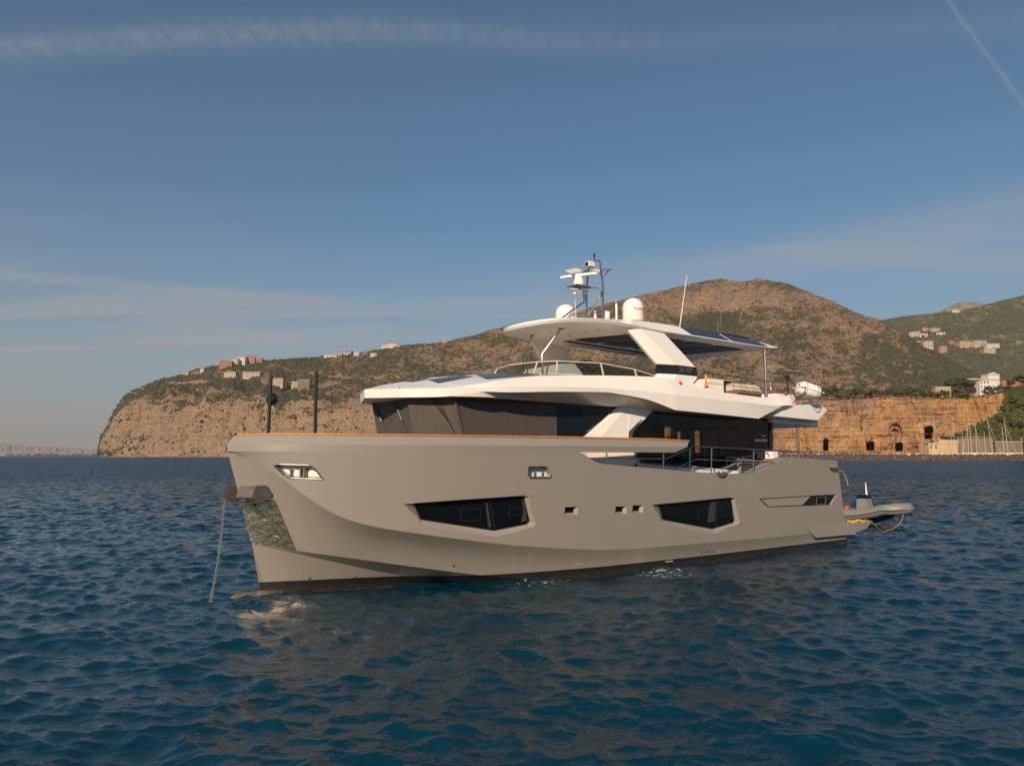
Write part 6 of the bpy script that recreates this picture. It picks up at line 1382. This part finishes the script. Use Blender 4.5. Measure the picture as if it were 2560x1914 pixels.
sailboat(2405.6, 1079.6, 1110, 0, 'small sailing boat with the shortest mast left of the tall pair', 575, 8)
sailboat(2417.6, 1060.8, 1120, 0, 'sailing boat with a thin mast just left of the thick tall mast', 570)
sailboat(2423, 1043.4, 1128, -1.9, 'sailing boat with a thick tall mast and long stay leaning left', 550, 13, r=.16)
sailboat(2438, 1057.9, 1110, .9, 'sailing boat with a middle height mast right of the thick tall one', 575)
sailboat(2460, 1078, 1128, 0, 'sailing boat with a short mast before the right half of the bastion', 555, 9)
sailboat(2466, 1034, 1110, 2.1, 'sailing boat with the highest mast and a long stay sloping right', 556, 14, lean=-.08, r=.15)
sailboat(2505, 1063.7, 1120, 0, 'sailing boat with a mast close left of the last tall mast', 565)
sailboat(2509, 1044, 1128, 2.0, 'sailing boat with the last tall mast and a stay sloping right', 555, 14, lean=-.06, r=.15)
def motorboat(px, dep, L, label, col='boatw', cab=True):
    q = at(px, 1127, dep); o = empty('motor_boat', (q[0], dep, ZQ), R((px * 37) % 40 - 20), label, 'boat', 'motor boats in the marina'); boat_hull(L, 2.8, 1.1).build('hull', M[col], o)
    if cab:
        MB().hexa([(-L * .3, -1, 1.1), (L * .15, -.9, 1.1), (L * .15, .9, 1.1), (-L * .3, 1, 1.1)], [(-L * .25, -.8, 2.5), (L * .0, -.7, 2.5), (L * .0, .7, 2.5), (-L * .25, .8, 2.5)]).build('cabin', M['boatw'], o, smooth=0)
        MB().hexa([(-L * .28, -1.02, 1.6), (L * .10, -.92, 1.6), (L * .10, .92, 1.6), (-L * .28, 1.02, 1.6)], [(-L * .265, -.92, 2.1), (L * .05, -.84, 2.1), (L * .05, .84, 2.1), (-L * .265, .92, 2.1)]).build('window', M['win'], o, smooth=0)
M['hpink'] = mat('pink_hull', (.62, .18, .14), .5); M['hblue'] = mat('blue_hull', (.05, .20, .28), .5)
motorboat(2246, 545, 6, 'small white motor boat in front of the third cave'); motorboat(2274, 548, 9, 'white cabin boat between the third cave and the lone tall mast'); motorboat(2297, 543, 8, 'white motor boat with a pale cabin left of the pink boat')
motorboat(2319, 541, 7, 'pink hulled open boat next to the lone tall mast', 'hpink', False); motorboat(2358, 543, 9, 'blue hulled cabin boat before the ochre building', 'hblue'); motorboat(2436, 552, 12, 'biggest white motor yacht under the thick tall mast'); motorboat(2478, 548, 9, 'white motor boat left of the last tall mast'); motorboat(2532, 548, 10, 'white motor boat at the right end of the marina')
jt = empty('jetty_canopy', tuple(at(2480, 1127, 562))[:2] + (ZQ,), 0, 'long thin white jetty canopy on posts behind the boulders', 'canopy'); w = 150 / F * 562
MB().box(-w / 2, w / 2, -1.2, 1.2, 2.5, 2.9).build('roof', M['boatw'], jt, smooth=0)
for k in range(14): x = -w / 2 + .5 + (w - 1) * k / 13; MB().tube([(x, -.9, -.2), (x, -.9, 2.5)], .12, 5).build('post', M['mastm'], jt)
for px, yt, dp, lab in ((2303.7, 1102, 552, 'short lamp post at the left end of the harbour'), (2480, 1099, 568, 'lamp post between the bastion and the sheds'), (2553.6, 1096, 566, 'lamp post at the right edge of the photo')):
    q = at(px, yt, dp); o = empty('lamp_post', (q[0], dp, ZQ), 0, lab, 'lamp post'); H = q[2] - ZQ
    MB().tube([(0, 0, -.3), (0, 0, H)], .12, 6).build('pole', M['mastm'], o); MB().lathe((0, 0, H), [(.1, 0), (.4, .1), (.4, .35), (.1, .45)], 10).build('lantern', M['boatw'], o)
# a few scattered white things on the quay are stored buoys
for k, (px, dp) in enumerate(((2395, 541), (2412, 542), (2449, 541), (2500, 541))):
    q = at(px, 1130, dp); o = MB().lathe((0, 0, 0), [(.1, -.4), (.5, -.2), (.55, .2), (.3, .5), (.08, .8)], 12).build('mooring_buoy', M['boatw'], None); o.location = (q[0], dp, 3.9)
    tag(o, ['pale buoy on the boulders left of the thick tall mast', 'pale buoy on the boulders just left of the stay foot', 'pale buoy on the boulders between two tall masts', 'pale buoy on the boulders left of the last tall mast'][k], 'buoy', 'buoys stored on the breakwater')
# ---------------------------------------------------------------- haze
hz_ = MB().box(-16000, 16000, -600, 17000, -4, 2300).build('haze', [], None, smooth=0, recalc=True)
hm = bpy.data.materials.new('haze_air'); hm.use_nodes = True; g = NT(hm.node_tree)
v = g.n('ShaderNodeVolumePrincipled', {'Color': W4((.86, .78, .74)), 'Density': 3.4e-5, 'Anisotropy': .0}); o = g.n('ShaderNodeOutputMaterial'); g.put(o.inputs['Volume'], v)
hz_.data.materials.append(hm); tag(hz_, kind='stuff')
